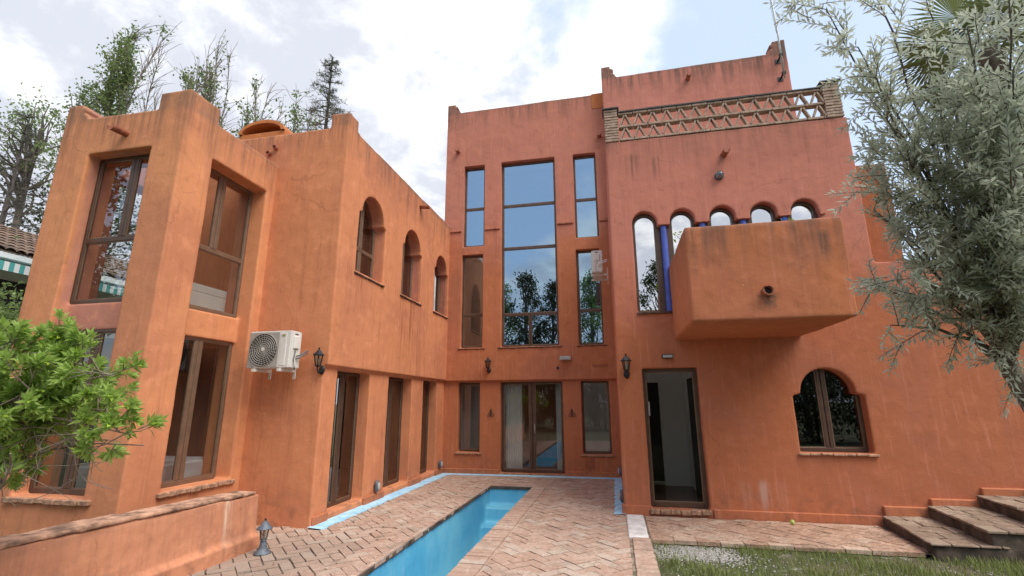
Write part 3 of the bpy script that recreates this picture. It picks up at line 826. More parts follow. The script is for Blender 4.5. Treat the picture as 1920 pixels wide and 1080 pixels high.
def clip(poly, x0, x1, y0, y1):
    for ax, v, sg in ((0, x0, 1), (0, x1, -1), (1, y0, 1), (1, y1, -1)):
        o = []
        for i, p in enumerate(poly):
            q = poly[(i+1) % len(poly)]; dp, dq = sg*(p[ax]-v), sg*(q[ax]-v)
            if dp >= 0: o.append(p)
            if dp*dq < 0:
                t = dp/(dp-dq); o.append((p[0]+(q[0]-p[0])*t, p[1]+(q[1]-p[1])*t))
        poly = o
        if len(poly) < 3: return []
    return poly
def herringbone(mb, rects, w=.13, ang=PI/4, joint=.004, rough=1.0):
    ca, sa = math.cos(ang), math.sin(ang)
    cx, cy = -1.5, 6.0; n = int(9/w)
    def put(i0, i1, j0, j1):
        g = joint*random.uniform(.5, 1.6); jt = random.uniform(-.012, .012); u_, v_ = (i0+i1)*w/2, (j0+j1)*w/2
        hx, hy = (i1-i0)*w/2-g, (j1-j0)*w/2-g
        c_, s_ = math.cos(ang+jt), math.sin(ang+jt)
        ox, oy = cx+u_*ca-v_*sa, cy+u_*sa+v_*ca
        base_ = [(ox+sx*hx*c_-sy*hy*s_, oy+sx*hx*s_+sy*hy*c_) for sx, sy in ((-1, -1), (1, -1), (1, 1), (-1, 1))]
        h = random.uniform(-.008, .002)*rough; t1, t2 = random.uniform(-.02, .02)*rough, random.uniform(-.02, .02)*rough
        for r_ in rects:
            pg = clip(base_, *r_)
            if len(pg) < 3: continue
            ar = abs(sum(pg[i][0]*pg[(i+1) % len(pg)][1]-pg[(i+1) % len(pg)][0]*pg[i][1] for i in range(len(pg))))/2
            if ar < .0012: continue
            m_ = len(pg)
            vs = [(px, py, -.05) for px, py in pg]+[(px, py, h+(px-ox)*t1+(py-oy)*t2) for px, py in pg]
            mb.add(vs, [tuple(range(m_))[::-1], tuple(range(m_, 2*m_))]+[(i, (i+1) % m_, m_+(i+1) % m_, m_+i) for i in range(m_)])
    for r_ in range(-n, n):
        for c_ in range(-n, n):
            v = (c_-r_) % 4
            if v == 0: put(c_, c_+2, r_, r_+1)
            elif v == 3: put(c_, c_+1, r_, r_+2)
dk = MB()
bl, br = .045, .26
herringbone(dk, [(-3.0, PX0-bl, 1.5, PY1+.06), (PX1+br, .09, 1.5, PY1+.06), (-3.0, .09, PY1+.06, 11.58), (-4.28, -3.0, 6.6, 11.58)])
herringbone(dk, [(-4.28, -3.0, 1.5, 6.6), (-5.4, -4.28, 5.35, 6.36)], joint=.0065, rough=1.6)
y = PY0
def edgebrick(mb, xa, xb, ya, yb, dz=0):
    j = random.uniform(-.004, .003)
    mb.box(xa, xb, ya+.004, yb-.004, -.05, j+dz)
while y < PY1:                                       # soldier course along the pool
    edgebrick(dk, PX1-.02+random.uniform(-.004, .004), PX1+br-.008, y, y+.128); y += .128
y = PY0
while y < PY1:
    edgebrick(dk, PX0-bl+.004, PX0+.02+random.uniform(-.006, .006), y, y+.26); y += .26
x = PX0-bl
while x < PX1+br-.02:
    edgebrick(dk, x, x+.122, PY1-.015, PY1+.055); x += .128
deck = dk.build('paved_deck', 'paver', bevel=.006)
tag(deck, kind='structure')
base = MB(); frame_sheet(base, -5.5, .36, .9, 11.7, -.016)
tag(base.build('mortar_bed', 'mortar'), kind='structure')
# brick edging and whitewashed slab on the right rim of the deck
eg = MB(); y = 1.0
while y < 6.68:
    edgebrick(eg, .13+random.uniform(-.004, .004), .345+random.uniform(-.006, .006), y, y+.125, .004); y += .13
tag(eg.build('brick_edging', 'paver', bevel=.006), kind='structure')
ws = Shell(); ws.box(.085, .335, 6.72, 7.96, -.04, .014); ws.build('whitewashed_slab', 'whitewash', None, .015, .006, .3)['kind'] = 'structure'
tp = MB(); herringbone(tp, [(.36, 3.42, 6.80, 7.96)], .14)
x = .36
while x < 3.3:
    edgebrick(tp, x+.004, x+.266, 6.69+random.uniform(-.01, .01), 6.80, -.004); x += .27
tag(tp.build('brick_path', 'paver_old', bevel=.006), kind='structure')
tag(MB().quad((.36, 6.70, -.02), (3.6, 6.70, -.02), (3.6, 8.0, -.02), (.36, 8.0, -.02)).build('path_bed', 'mortar'), kind='structure')

# pool
mt, N = newmat('pool_paint'); P = N.pos()
n1 = N.noise(P, .9, 5, .6, .6); n2 = N.noise(N.scale(P, 3, 3, 1), 2.2, 6, .65); n3 = N.noise(P, 9, 5, .7)
c = N.mix(N.mr(n1, .35, .65), (.10, .43, .66), (.19, .56, .73))
c = N.mix(N.mr(n2, .52, .70, 0, .45), c, (.30, .55, .68))
c = N.mix(N.mr(n2, .42, .28, 0, .4), c, (.06, .29, .46))
c = N.mix(N.mr(n3, .69, .73, 0, .8), c, (.66, .74, .76))
c = N.mix(N.mr(N.sep(P)[2], -.45, -.9, 0, .5), c, (.24, .58, .66))
principled(N, c, .5, 0, N.bump(n3, .2, .01)); M['pool'] = mt
pl = Shell()
pl.box(PX0-.12, PX0, PY0-.1, PY1+.12, -1.25, -.045); pl.box(PX1, PX1+.12, PY0-.1, PY1+.12, -1.25, -.045)
pl.box(PX0-.1, PX1+.1, PY1, PY1+.12, -1.25, -.045); pl.box(PX0-.1, PX1+.1, PY0-.12, PY0, -1.25, -.045)
pl.box(PX0-.1, PX1+.1, PY0-.1, PY1+.1, -1.25, -1.12)
pl.box(PX0-.05, PX1+.05, PY1-.35, PY1+.02, -1.2, -.36); pl.box(PX0-.05, PX1+.05, PY1-.75, PY1-.3, -1.2, -.62); pl.box(PX0-.05, PX1+.05, PY1-1.15, PY1-.7, -1.2, -.88)
pool = pl.build('pool_basin', 'pool', None, .025, .012, .5)
tag(pool, kind='structure')
rim = MB()  # dark strip painting in the shadow and dirt under the edge bricks
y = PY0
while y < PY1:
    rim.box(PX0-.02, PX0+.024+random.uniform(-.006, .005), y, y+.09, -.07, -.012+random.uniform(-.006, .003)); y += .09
x = PX0
while x < PX1:
    rim.box(x, x+.09, PY1-.02-random.uniform(0, .006), PY1+.02, -.07, -.012); x += .09
tag(rim.build('pool_edge_shadow', 'step', bevel=.006), kind='structure')
ret = empty('pool_inlet', (-1.88, PY1, -.2), 'small dark water inlet in the far blue end wall of the pool', 'inlet', local=True)
MB().lathe([(0, 0), (.032, 0), (.032, .014), (.02, .018), (0, .018)], 14, RX).build('flange', 'rubber', ret)
MB().lathe([(.018, .018), (.014, .022), (0, .022)], 12, RX).build('nozzle', 'dark_in', ret)
# light blue strip painted where the deck meets the walls, ragged inner edge
def ragged(name, pts_a, dirn, w):
    mb = MB(); a = []; b = []
    (xa, ya), (xb, yb) = pts_a
    n = int(math.hypot(xb-xa, yb-ya)/.06)
    for k in range(n+1):
        t = k/n; x_, y_ = xa+(xb-xa)*t, ya+(yb-ya)*t
        j = w+random.uniform(-.012, .012)+.014*math.sin(k*.9)*math.sin(k*.23)
        a.append((x_, y_)); b.append((x_+dirn[0]*j, y_+dirn[1]*j))
    z_ = .006
    vs = [(p[0], p[1], z_+.012) for p in a]+[(p[0], p[1], z_) for p in b]+[(p[0], p[1], -.03) for p in b]
    m_ = n+1
    fs = [(k, k+1, k+1+m_, k+m_) for k in range(n)]+[(k+m_, k+1+m_, k+1+2*m_, k+2*m_) for k in range(n)]
    mb.add(vs, fs)
    tag(mb.build(name, 'strip'), kind='structure')
mt, N = newmat('light_blue_paint'); P = N.pos()
n = N.noise(P, 5, 6, .65); n2 = N.noise(P, 30, 5, .6)
c = N.mix(N.mr(n, .35, .65), (.28, .56, .80), (.46, .72, .88))
c = N.mix(N.mr(n2, .62, .70, 0, .7), c, (.36, .26, .2))
principled(N, c, .6, 0, N.bump(n2, .3, .008)); M['strip'] = mt
ragged('blue_strip', ((-4.17, 6.30), (-4.17, 11.55)), (1, 0), .22)
ragged('blue_strip', ((-4.17, 11.56), (.08, 11.56)), (0, -1), .13)
ragged('blue_strip', ((.085, 11.5), (.085, 7.95)), (-1, 0), .17)

# garden steps climbing to the right along the wall
st = empty('garden_steps', (4.2, 7.3, 0), 'four dark worn brick steps climbing right along the villa wall', 'steps')
sx = (3.42, 3.98, 4.58, 5.2)
M['tread'] = brick_mat('mossy_tread', (.21, .145, .10), (.27, .19, .14), (.30, .225, .165), (.09, .065, .045))
for k, xa in enumerate(sx):
    s_ = Shell()
    zt = .092+.15*k
    xe = xa+.70
    me = MB().add([(xa+.10, 7.97, -.1), (xe, 7.97, -.1), (xe, 6.62, -.1), (xa-.03, 6.64, -.1), (xa+.10, 7.97, zt+.015), (xe, 7.97, zt+.015), (xe, 6.62+.02*k, zt), (xa-.03, 6.64, zt)],
                  [(0, 1, 2, 3), (4, 5, 6, 7), (0, 1, 5, 4), (1, 2, 6, 5), (2, 3, 7, 6), (3, 0, 4, 7)]).mesh('s')
    s_.bm.from_mesh(me)
    so_ = s_.build('step', 'step', st, .02, .03, .25)
    tr = MB(); nr = 5
    for r_ in range(nr):
        ya, yb = 7.96-(7.96-6.60)*r_/nr, 7.96-(7.96-6.60)*(r_+1)/nr
        sh_ = -.13*r_/(nr-1)
        xs_ = xa+.095+sh_-.012; q = 0
        while xs_ < xe-.02:
            L_ = (.27 if (r_+q) % 2 else .20); x2 = min(xs_+L_, xe); j = random.uniform(-.008, .004); t_ = random.uniform(-.006, .006)
            sk_ = .026
            zz_ = zt+.012*(1-r_/nr)
            vs = [(xs_+.005, ya-.005, zz_), (x2-.005, ya-.005, zz_), (x2-.005-sk_, yb+.005, zz_), (xs_+.005-sk_, yb+.005, zz_)]
            vs += [(v_[0], v_[1], v_[2]+.028+j+(t_ if i_ % 2 else -t_)) for i_, v_ in enumerate(vs)]
            tr.add(vs, [(3, 2, 1, 0), (4, 5, 6, 7), (0, 1, 5, 4), (1, 2, 6, 5), (2, 3, 7, 6), (3, 0, 4, 7)])
            xs_ = x2; q += 1
    tr.build('tread', 'tread', so_, bevel=.006)
tag(MB().quad((5.7, 6.3, .5), (40, 6.3, .5), (40, 8, .5), (5.7, 8, .5)).build('upper_ground', 'soil'), kind='structure')

# low garden wall bottom left
lw = empty('garden_wall', (-4.3, 3.5, 0), 'low terracotta garden wall with lichen topped capping at bottom left', 'wall')
s_ = Shell()
mbx = MB()
n = 24
rows = []
for k in range(n+1):
    y_ = 5.46-(5.46-.2)*k/n
    zt = .585+.075*min(1, (5.46-y_)/2.6)
    x_ = -4.30+.03*math.sin(k*.7)*.2
    rows.append([(x_+.05, y_, -.2), (x_, y_, zt), (x_-.26, y_, zt), (x_-.26, y_, -.2)])
vs = [p for r_ in rows for p in r_]
fs = []
for k in range(n):
    for j in range(4):
        a, b = k*4+j, k*4+(j+1) % 4
        fs.append((a, b, b+4, a+4))
fs += [(0, 1, 2, 3), tuple(n*4+j for j in (3, 2, 1, 0))]
me = mbx.add(vs, fs).mesh('g'); s_.bm.from_mesh(me)
s_.box(-4.3, -4.225, .2, 5.47, -.2, .14)
s_.build('wall', 'garden', lw, .025, .03, .5)
cp = Shell(); y_ = .3
while y_ < 5.40:
    L = random.uniform(.22, .30); zt = .59+.075*min(1, (5.46-y_)/2.6)
    j = random.uniform(-.012, .012)
    cp.box(-4.575, -4.29+j*.4, y_, min(5.475, y_+L-.003), zt-.01, zt+.028+random.uniform(-.006, .006)); y_ += L
cp.build('capping', 'cap_wall', lw, .014, .009, .15)

fr_ = empty('fallen_fruit', (2.32, 7.78, 0), 'pale green fruit lying on the brick path at the wall', 'fruit', local=True)
MB().lathe([(0, .0), (.018, .003), (.03, .016), (.033, .034), (.027, .052), (.012, .064), (0, .066)], 14).build('fruit_skin', 'lime', fr_, smooth=True)
MB().tube([(0, 0, .064), (.004, .002, .078)], .003, 5).build('stalk', 'rubber', fr_)

# ================================================================== VEGETATION
def leaf_mat(name, top, under, var, gloss=.45, trans=.3):
    mt, N = newmat(name)
    ge = N.n('ShaderNodeNewGeometry')
    rnd = ge.outputs['Random Per Island']
    c = N.mix(rnd, tuple(v*(1-var) for v in top), tuple(v*(1+var) for v in top))
    c = N.mix(N.mr(N.math('FRACT', N.math('MULTIPLY', rnd, 5.7)), .75, 1.0, 0, .6), c, (top[0]*1.5, top[1]*1.3, top[2]*.8))
    c = N.mix(ge.outputs['Backfacing'], c, under)
    p = N.n('ShaderNodeBsdfPrincipled', {'Base Color': c, 'Roughness': gloss})
    t = N.n('ShaderNodeBsdfTranslucent', {'Color': c})
    mx = N.n('ShaderNodeMixShader'); mx.inputs[0].default_value = trans
    N.put(mx.inputs[1], p.outputs[0]); N.put(mx.inputs[2], t.outputs[0]); N.out(mx.outputs[0])
    return mt
M['olive'] = leaf_mat('olive_leaf', (.31, .365, .225), (.50, .54, .43), .5, .5, .45)
M['bush'] = leaf_mat('fresh_leaf', (.31, .46, .055), (.32, .46, .10), .55, .45, .45)
M['green'] = leaf_mat('tree_leaf', (.18, .26, .07), (.20, .27, .10), .5, .5, .45)
M['yellowgreen'] = leaf_mat('balcony_leaf', (.28, .36, .05), (.25, .33, .08), .35, .5, .35)
M['conifer'] = leaf_mat('conifer_needle', (.14, .165, .12), (.15, .17, .13), .4, .6, .3)
M['darkgreen'] = leaf_mat('dark_leaf', (.045, .07, .022), (.06, .08, .035), .5, .5, .2)
M['grass'] = leaf_mat('grass_blade', (.20, .245, .06), (.22, .26, .08), .5, .6, .3)
M['palm'] = leaf_mat('palm_leaf', (.16, .20, .065), (.19, .23, .09), .3, .4, .2)
M['palm_dry'] = leaf_mat('dry_palm_leaf', (.14, .115, .06), (.15, .12, .07), .4, .8, .1)
M['bark'] = simple('grey_bark', (.13, .105, .085), .95, 0, .4, 14, 1.0)
M['twig'] = simple('pale_twig', (.22, .18, .14), .9, 0, .3, 14, .5)
M['dark_twig'] = simple('dark_twig', (.09, .075, .065), .9, 0, .3, 14, .5)

RV = lambda s=1.0: Vector((random.gauss(0, s), random.gauss(0, s), random.gauss(0, s)))
def leaf(mb, p, d, L, w, up=None, fold=.25):
    """pointed leaf folded along its midrib"""
    d = d.normalized()
    u = (up if up is not None else Vector((0, 0, 1))) + RV(.45)
    s_ = d.cross(u)
    if s_.length < 1e-4: s_ = d.orthogonal()
    s_.normalize(); n_ = s_.cross(d)
    a, b, c = p, p+d*L*.5+n_*L*.04, p+d*L
    l_, r_ = p+d*L*.45+s_*w*.5+n_*w*fold, p+d*L*.45-s_*w*.5+n_*w*fold
    mb.add([a, r_, c, l_, b], [(0, 1, 4), (1, 2, 4), (2, 3, 4), (3, 0, 4)])
def curve_pts(a, b, n, sag=0.0, wob=.05):
    a, b = Vector(a), Vector(b)
    L = (b-a).length; o1, o2 = RV(wob*L), RV(wob*L)
    pts = []
    for k in range(n+1):
        t = k/n
        pts.append(a.lerp(b, t)+o1*math.sin(PI*t)+o2*math.sin(2*PI*t)*.5+Vector((0, 0, sag*math.sin(PI*t))))
    return pts

# ---- olive tree at the right, close to the camera
random.seed(21)
ol = empty('olive_tree', (2.78, 3.3, 0), 'silver leaved olive tree reaching in from the right edge', 'tree')
wood, lv = MB(), MB()
fork = Vector((2.25, 3.32, 1.83))
trunk_pts = [(2.78, 3.3, -.1), (2.66, 3.33, .6), (2.46, 3.34, 1.2), (2.34, 3.34, 1.6), fork, (2.21, 3.30, 2.08)]
wood.tube(trunk_pts, [.12, .09, .068, .052, .044, .036], 10)
def cam_pt(px, py, D):      # real point D metres out from where the photographer stood
    return Vector((0, 0, CAMH)) + D*(rt*((px-960)/FPX)+up*((540-py)/FPX)+fw)
def olive_twig(a, d, L, leafL=.054, dens=1.0):
    d = d.normalized(); n = max(3, int(L/.05))
    pts = [Vector(a)]; dd = d.copy()
    for k in range(n):
        dd = (dd+RV(.10)+Vector((0, 0, -.03))).normalized(); pts.append(pts[-1]+dd*L/n)
    wood.tube(pts, [.0028-.0018*k/n for k in range(n+1)], 4, cap=False)
    s_ = 0
    step = .0145/dens
    tot = L; t = .06*L
    side = dd.orthogonal().normalized(); q = 0
    while t < tot:
        k = min(n-1, int(t/tot*n)); p = pts[k].lerp(pts[k+1], t/tot*n-k); tg = (pts[k+1]-pts[k]).normalized()
        sd = tg.orthogonal().normalized(); sd = Matrix.Rotation(q*PI/2+random.uniform(-.4, .4), 3, tg) @ sd
        for s2 in (-1, 1):
            if random.random() < .9:
                leaf(lv, p, tg*.75+sd*s2*.8+RV(.12), leafL*random.uniform(.65, 1.15), leafL*.225*random.uniform(.85, 1.2))
        q += 1; t += step*random.uniform(.8, 1.3)
    leaf(lv, pts[-1], dd, leafL*.8, leafL*.18)
def olive_limb(path, r0_, ntw, tl, spread=.8, dens=1.0):
    n = len(path)-1
    wood.tube(path, [r0_*(1-.82*k/n) for k in range(n+1)], 6)
    for j in range(ntw):
        t = random.uniform(.42, 1.0) if j else 1.0
        k = min(n-1, int(t*n)); p = path[k].lerp(path[k+1], t*n-k); tg = (path[k+1]-path[k]).normalized()
        d = tg*random.uniform(.3, 1.0)+RV(spread*.6)+Vector((0, 0, .05))
        L = tl*random.uniform(.5, 1.15)
        olive_twig(p, d, L, dens=dens)
        if random.random() < .8:
            olive_twig(p+d.normalized()*L*.5, d.normalized()+RV(.6), L*.6, dens=dens)
tips = [  # px, py, distance, twigs
    (1552, 20, 2.55, 15), (1625, -40, 2.6, 13), (1612, 85, 2.5, 13), (1640, 150, 2.45, 14), (1655, 215, 2.5, 13), (1625, 312, 2.75, 11), (1640, 395, 2.7, 8),
    (1705, 290, 2.45, 20), (1690, 440, 2.6, 12), (1650, 545, 2.75, 13), (1668, 610, 2.45, 9), (1720, 520, 2.4, 18), (1770, 380, 2.35, 20), (1745, 180, 2.45, 20),
    (1760, 110, 2.6, 12), (1820, 60, 2.2, 24), (1890, -30, 2.3, 20), (1850, 200, 2.25, 34), (1900, 130, 2.2, 26), (1830, 300, 2.3, 34), (1900, 330, 2.15, 34), (1840, 430, 2.3, 34),
    (1905, 470, 2.2, 34), (1800, 500, 2.4, 28), (1870, 540, 2.35, 26), (1770, 575, 2.5, 10), (1850, 610, 2.5, 11), (1900, 690, 2.6, 4), (1960, 250, 2.3, 30), (1960, 560, 2.3, 28), (1990, 400, 2.4, 30),
    (1950, 40, 2.5, 24), (1800, 250, 2.7, 28), (1860, 380, 2.7, 30), (1815, 600, 2.4, 5), (1910, 600, 2.5, 18), (1700, 360, 2.6, 14), (1740, 450, 2.7, 16)]
for px, py, D, nt in tips:
    e_ = cam_pt(px, py, D)
    if py < 240: mid = fork.lerp(e_, .45)+Vector((.10, .05, .10)); st_ = Vector((2.21, 3.30, 2.06))
    else: mid = fork.lerp(e_, .5)+Vector((.08, .05, .14)); st_ = fork
    path = []
    for k in range(9):
        t = k/8
        path.append((1-t)**2*st_+2*t*(1-t)*mid+t*t*e_+RV(.010))
    olive_limb(path, .016, int(nt*((1.25 if py < 330 else .75) if px > 1730 else 1.1)), .27)
wood.build('trunk', 'bark', ol)
lv.build('crown', 'olive', ol)

# ---- fresh green bush over the low wall at the left
random.seed(5)
bu = empty('green_bush', (-4.9, 2.7, 0), 'bright green bush leaning over the low wall at the left edge', 'bush')
wood, lv = MB(), MB()
def rosette(p, d, nL, L):
    d = d.normalized(); o_ = d.orthogonal().normalized()
    for k in range(nL):
        t = k/nL
        a = k*2.4+random.uniform(-.3, .3)
        sd = Matrix.Rotation(a, 3, d) @ o_
        el = .35+.9*t
        leaf(lv, p-d*.055*(1-t), sd*math.cos(el*.9)+d*math.sin(el), L*random.uniform(.7, 1.1)*(1-.35*t), L*.28, up=d)
bx0 = Vector((-5.5, 2.9, .5))
def bush_stem(a, b, r_, shoots, spread=.2, up_=.3):
    path = curve_pts(a, b, 8, .08, .06)
    wood.tube(path, [r_*(1-.75*k/8) for k in range(9)], 6)
    for j in range(shoots):
        k = random.randint(5, 7); p = path[k].lerp(path[k+1], random.random())
        d = (RV(.6)+Vector((.15, -.05, up_))).normalized(); L = random.uniform(.10, .26)*spread/.2
        e_ = p+d*L
        wood.tube([p, p.lerp(e_, .5)+RV(.01), e_], [.004, .003, .002], 4, cap=False)
        rosette(e_, d, random.randint(14, 20), .088)
        for q in range(2):
            d2 = (d+RV(.55)+Vector((0, 0, .2))).normalized(); e2 = p+d*L*random.uniform(.3, .8)+d2*random.uniform(.06, .14)
            wood.tube([p+d*L*.4, e2], [.003, .002], 4, cap=False)
            rosette(e2, d2, random.randint(12, 17), .078)
for px, py, D, nsh in [(60, 640, 2.9, 16), (10, 650, 2.8, 16), (90, 615, 3.0, 5), (130, 680, 3.0, 18), (190, 640, 3.05, 8), (215, 705, 3.0, 12), (60, 730, 2.8, 20), (130, 760, 2.9, 22), (200, 770, 2.9, 18),
                       (170, 640, 3.1, 5), (245, 815, 2.9, 12), (270, 835, 2.95, 4), (30, 745, 2.8, 12), (170, 800, 2.9, 8), (-60, 700, 2.9, 20), (-60, 620, 2.9, 16), (95, 700, 3.2, 18), (20, 850, 2.6, 2), (110, 640, 3.1, 12), (165, 715, 3.1, 14), (230, 740, 3.0, 8), (-30, 760, 2.8, 12)]:
    bush_stem(bx0+RV(.08), cam_pt(px, py, D), .014, int(nsh*1.15))
for k in range(26):                                    # bare inner twigs
    a = cam_pt(random.uniform(-20, 190), random.uniform(770, 850), random.uniform(2.8, 3.1))
    b = cam_pt(random.uniform(-10, 235), random.uniform(800, 940), random.uniform(2.75, 3.0))
    wood.tube(curve_pts(a, b, 6, -.03, .12), [.0035, .003, .003, .0025, .002, .002, .0015], 4, cap=False)
wood.build('stem', 'twig', bu)
lv.build('foliage', 'bush', bu)

# ---- generic far trees
def crown_tree(name, loc, h, rad, label, cat, mat, nb, nl, leafL, seed, group=None, z0=.25, cone=0.0, bark='bark'):
    random.seed(seed)
    e = empty(name, loc, label, cat, group, local=True)
    w_, l_ = MB(), MB()
    w_.tube([(0, 0, -.3), (.05, .02, h*.3), (-.04, .05, h*.65), (0, 0, h*.95)], [h*.020, h*.016, h*.009, h*.002], 8)
    for k in range(nb):
        t = z0+(1-z0)*random.random()**.85
        rr = rad*(math.sin(PI*min(1, (t-z0)/(1-z0)*.85+.12))*(1-cone)+cone*(1-(t-z0)/(1-z0)+.06))
        a = random.uniform(0, 2*PI); q = rr*random.uniform(.45, 1.05)
        b = Vector((q*math.cos(a), q*math.sin(a), h*t+random.uniform(-.1, .3)*rad*(1-cone)))
        s0 = Vector((0, 0, h*max(.1, t-.12)))
        pth = curve_pts(s0, b, 4, 0, .08)
        w_.tube(pth, [h*.005, h*.004, h*.003, h*.002, h*.001], 4, cap=False)
        cr = rad*random.uniform(.16, .34)
        for j in range(nl):
            p = b+RV(cr*.55); d = RV(1)
            leaf(l_, p, d, leafL*random.uniform(.6, 1.3), leafL*.55)
    w_.build('trunk', bark, e); l_.build('crown', mat, e)
    return e
def wispy_tree(name, loc, h, label, seed, stems, leafy, group):
    """tall shrub top: a few arching, half bare stems with small leaves low down"""
    random.seed(seed)
    e = empty(name, loc, label, 'tree', group, local=True)
    w_, l_ = MB(), MB()
    w_.tube([(0, 0, -.2), (0, 0, h*.55)], [.11, .06], 7)
    for dx, dy, top, bare in stems:
        a = Vector((random.uniform(-.2, .2), random.uniform(-.2, .2), h*.5)); b = Vector((dx, dy, top))
        pth = curve_pts(a, b, 10, 0, .04)
        w_.tube(pth, [.03*(1-.9*k/10)+.004 for k in range(11)], 5, cap=False)
        for k in range(64):
            t = random.uniform(.2, 1); i = min(9, int(t*10)); p = pth[i].lerp(pth[i+1], t*10-i)
            d = ((pth[i+1]-pth[i]).normalized()*.9+RV(.30)); L = random.uniform(.4, 1.35)*(1.15-.5*t)
            q = p+d.normalized()*L+Vector((random.uniform(-.02, .22)*L, 0, -.10*L))
            w_.tube([p, p.lerp(q, .35)+RV(.02)+Vector((-.02*L, 0, .08*L)), p.lerp(q, .75)+Vector((.02*L, 0, .07*L)), q], [.009, .007, .005, .003], 3, cap=False)
            if random.random() > bare:
                for j in range(leafy):
                    pp = p.lerp(q, random.random())+RV(.06)
                    leaf(l_, pp, RV(1), random.uniform(.06, .12), .06)
    w_.build('trunk', 'twig', e); l_.build('crown', 'green', e)
    return e
grp = 'half bare trees showing above the flat roofs'
wispy_tree('roof_line_tree', (-13.3, 9.2, 0), 11.6, 'leafy half bare tree rising behind the far left bay parapet', 3,
           [(.1, 0, 12.2, .1), (.35, .1, 12.4, .8), (1.15, .1, 11.9, .97), (-.5, .1, 11.0, .05), (.9, .3, 11.6, .95), (.3, -.2, 11.6, .15), (-.1, .3, 10.9, .05), (-1.0, 0, 10.6, .3), (.2, 0, 10.4, .0)], 24, grp)
wispy_tree('roof_line_tree', (-11.3, 9.6, 0), 11.2, 'thin twiggy tree behind the middle of the bay parapet', 8,
           [(.75, 0, 11.6, .85), (.95, .2, 11.4, .95), (.55, -.1, 11.2, .9), (.2, .1, 11.0, .93), (-.3, .1, 10.7, .75), (.3, .3, 11.0, .4), (.9, -.2, 10.4, .9), (-.9, -.2, 10.0, .9), (.1, 0, 10.2, .2)], 16, grp)
wispy_tree('roof_line_tree', (-10.3, 10.2, 0), 10.6, 'low twiggy tree top behind the tall bay corner horn', 9,
           [(.6, 0, 10.5, .8), (.2, .3, 10.0, .5), (1.1, 0, 10.3, .9), (-.5, 0, 9.8, .8)], 15, grp)
wispy_tree('roof_line_tree', (-8.9, 10.8, 0), 10.4, 'twiggy tree top behind the small roof vault', 10,
           [(.1, 0, 10.6, .5), (.7, 0, 10.0, .9), (-.5, .2, 10.2, .8), (1.2, .2, 9.9, .95)], 15, grp)

def fir(loc, h, rad, label, seed, mat='conifer', name='fir_tree', nwh=26, sparse=1.0, z0=.25):
    random.seed(seed)
    e = empty(name, loc, label, 'tree', None, local=True)
    w_, l_ = MB(), MB()
    w_.tube([(0, 0, -.3), (.03, 0, h*.5), (0, .03, h)], [h*.015, h*.009, .012], 8)
    for k in range(nwh):
        t = z0+(1-z0)*(k/nwh)**.9
        for j in range(random.randint(5, 7)):
            a = random.uniform(0, 2*PI); L = rad*(1-(t-z0)/(1-z0))**.8*random.uniform(.6, 1.1)+.15
            d = Vector((math.cos(a), math.sin(a), random.uniform(.05, .35)))
            s0 = Vector((0, 0, h*t)); pth = [s0+d*L*q+Vector((0, 0, -.16*L*q*q)) for q in (0, .35, .7, 1)]
            w_.tube(pth, [.020, .014, .009, .004], 4, cap=False)
            nt = int(26*L/rad*sparse)+7
            for q in range(nt):
                u_ = random.uniform(.15, 1); i = min(2, int(u_*3)); p = pth[i].lerp(pth[i+1], u_*3-i)
                sd = d.cross(Vector((0, 0, 1))).normalized()*random.choice((-1, 1))
                dd = (sd+d*.6+RV(.35)).normalized(); LL = random.uniform(.15, .34)*L*.5+.05
                w_.tube([p, p+dd*LL], [.006, .003], 3, cap=False)
                for z_ in range(4):
                    leaf(l_, p+dd*LL*random.random(), dd+RV(.7), random.uniform(.06, .11), .018)
    w_.build('trunk', 'dark_twig', e); l_.build('needles', mat, e)
    return e
fir((-10.0, 14.0, 0), 14.75, 1.45, 'dark slender fir rising behind the wing roof', 4, z0=.6, nwh=22, sparse=.5)

# ---- far left: conifers, leafy tree, hedge, neighbour's house
crown_tree('leafy_tree', (-23.6, 13.7, 0), 13.9, 1.75, 'pale green leafy tree left of the bay above the tiled roof', 'tree', 'green', 42, 30, .16, 31, z0=.76)
fir((-20.5, 11.5, 0), 12.2, 3.0, 'grey sparse conifer behind the tiled roof at far left', 14, nwh=17, sparse=.5, z0=.5)
crown_tree('pine_tree', (-22.5, 16.0, 0), 11.2, 3.4, 'dark pine just above the tiled roof ridge at far left', 'tree', 'darkgreen', 60, 60, .2, 33, z0=.6)
hd = crown_tree('hedge_shrub', (-11.5, 6.6, 0), 3.3, 1.9, 'tall green hedge shrub below the striped awning at far left', 'shrub', 'green', 130, 60, .12, 35, z0=.05)
crown_tree('hedge_shrub', (-9.0, 4.9, 0), 2.6, 1.1, 'low leafy shrub between the bay and the tall hedge at far left', 'shrub', 'green', 80, 60, .11, 36, z0=.05)
nh = empty('neighbour_house', (-18.5, 10.5, 0), 'white neighbouring house with brown pantile roof and striped awning', 'house')
MB().box(-22.5, -16.3, 4, 17, 0, 5.62).build('wall', 'white', nh)
mt, N = newmat('pantiles'); P = N.pos()
n = N.noise(P, 3, 6, .65); n2 = N.noise(P, 14, 5)
rnd = N.n('ShaderNodeNewGeometry').outputs['Random Per Island']
c = N.mix(rnd, (.13, .075, .05), (.25, .165, .115)); c = N.mix(N.mr(n, .45, .65, 0, .7), c, (.09, .075, .06)); c = N.mix(N.mr(n2, .55, .7, 0, .6), c, (.30, .25, .2))
principled(N, c, .95, 0, N.bump(n2, .5, .02)); M['pantile'] = mt
rf = MB()
y_ = 3.8
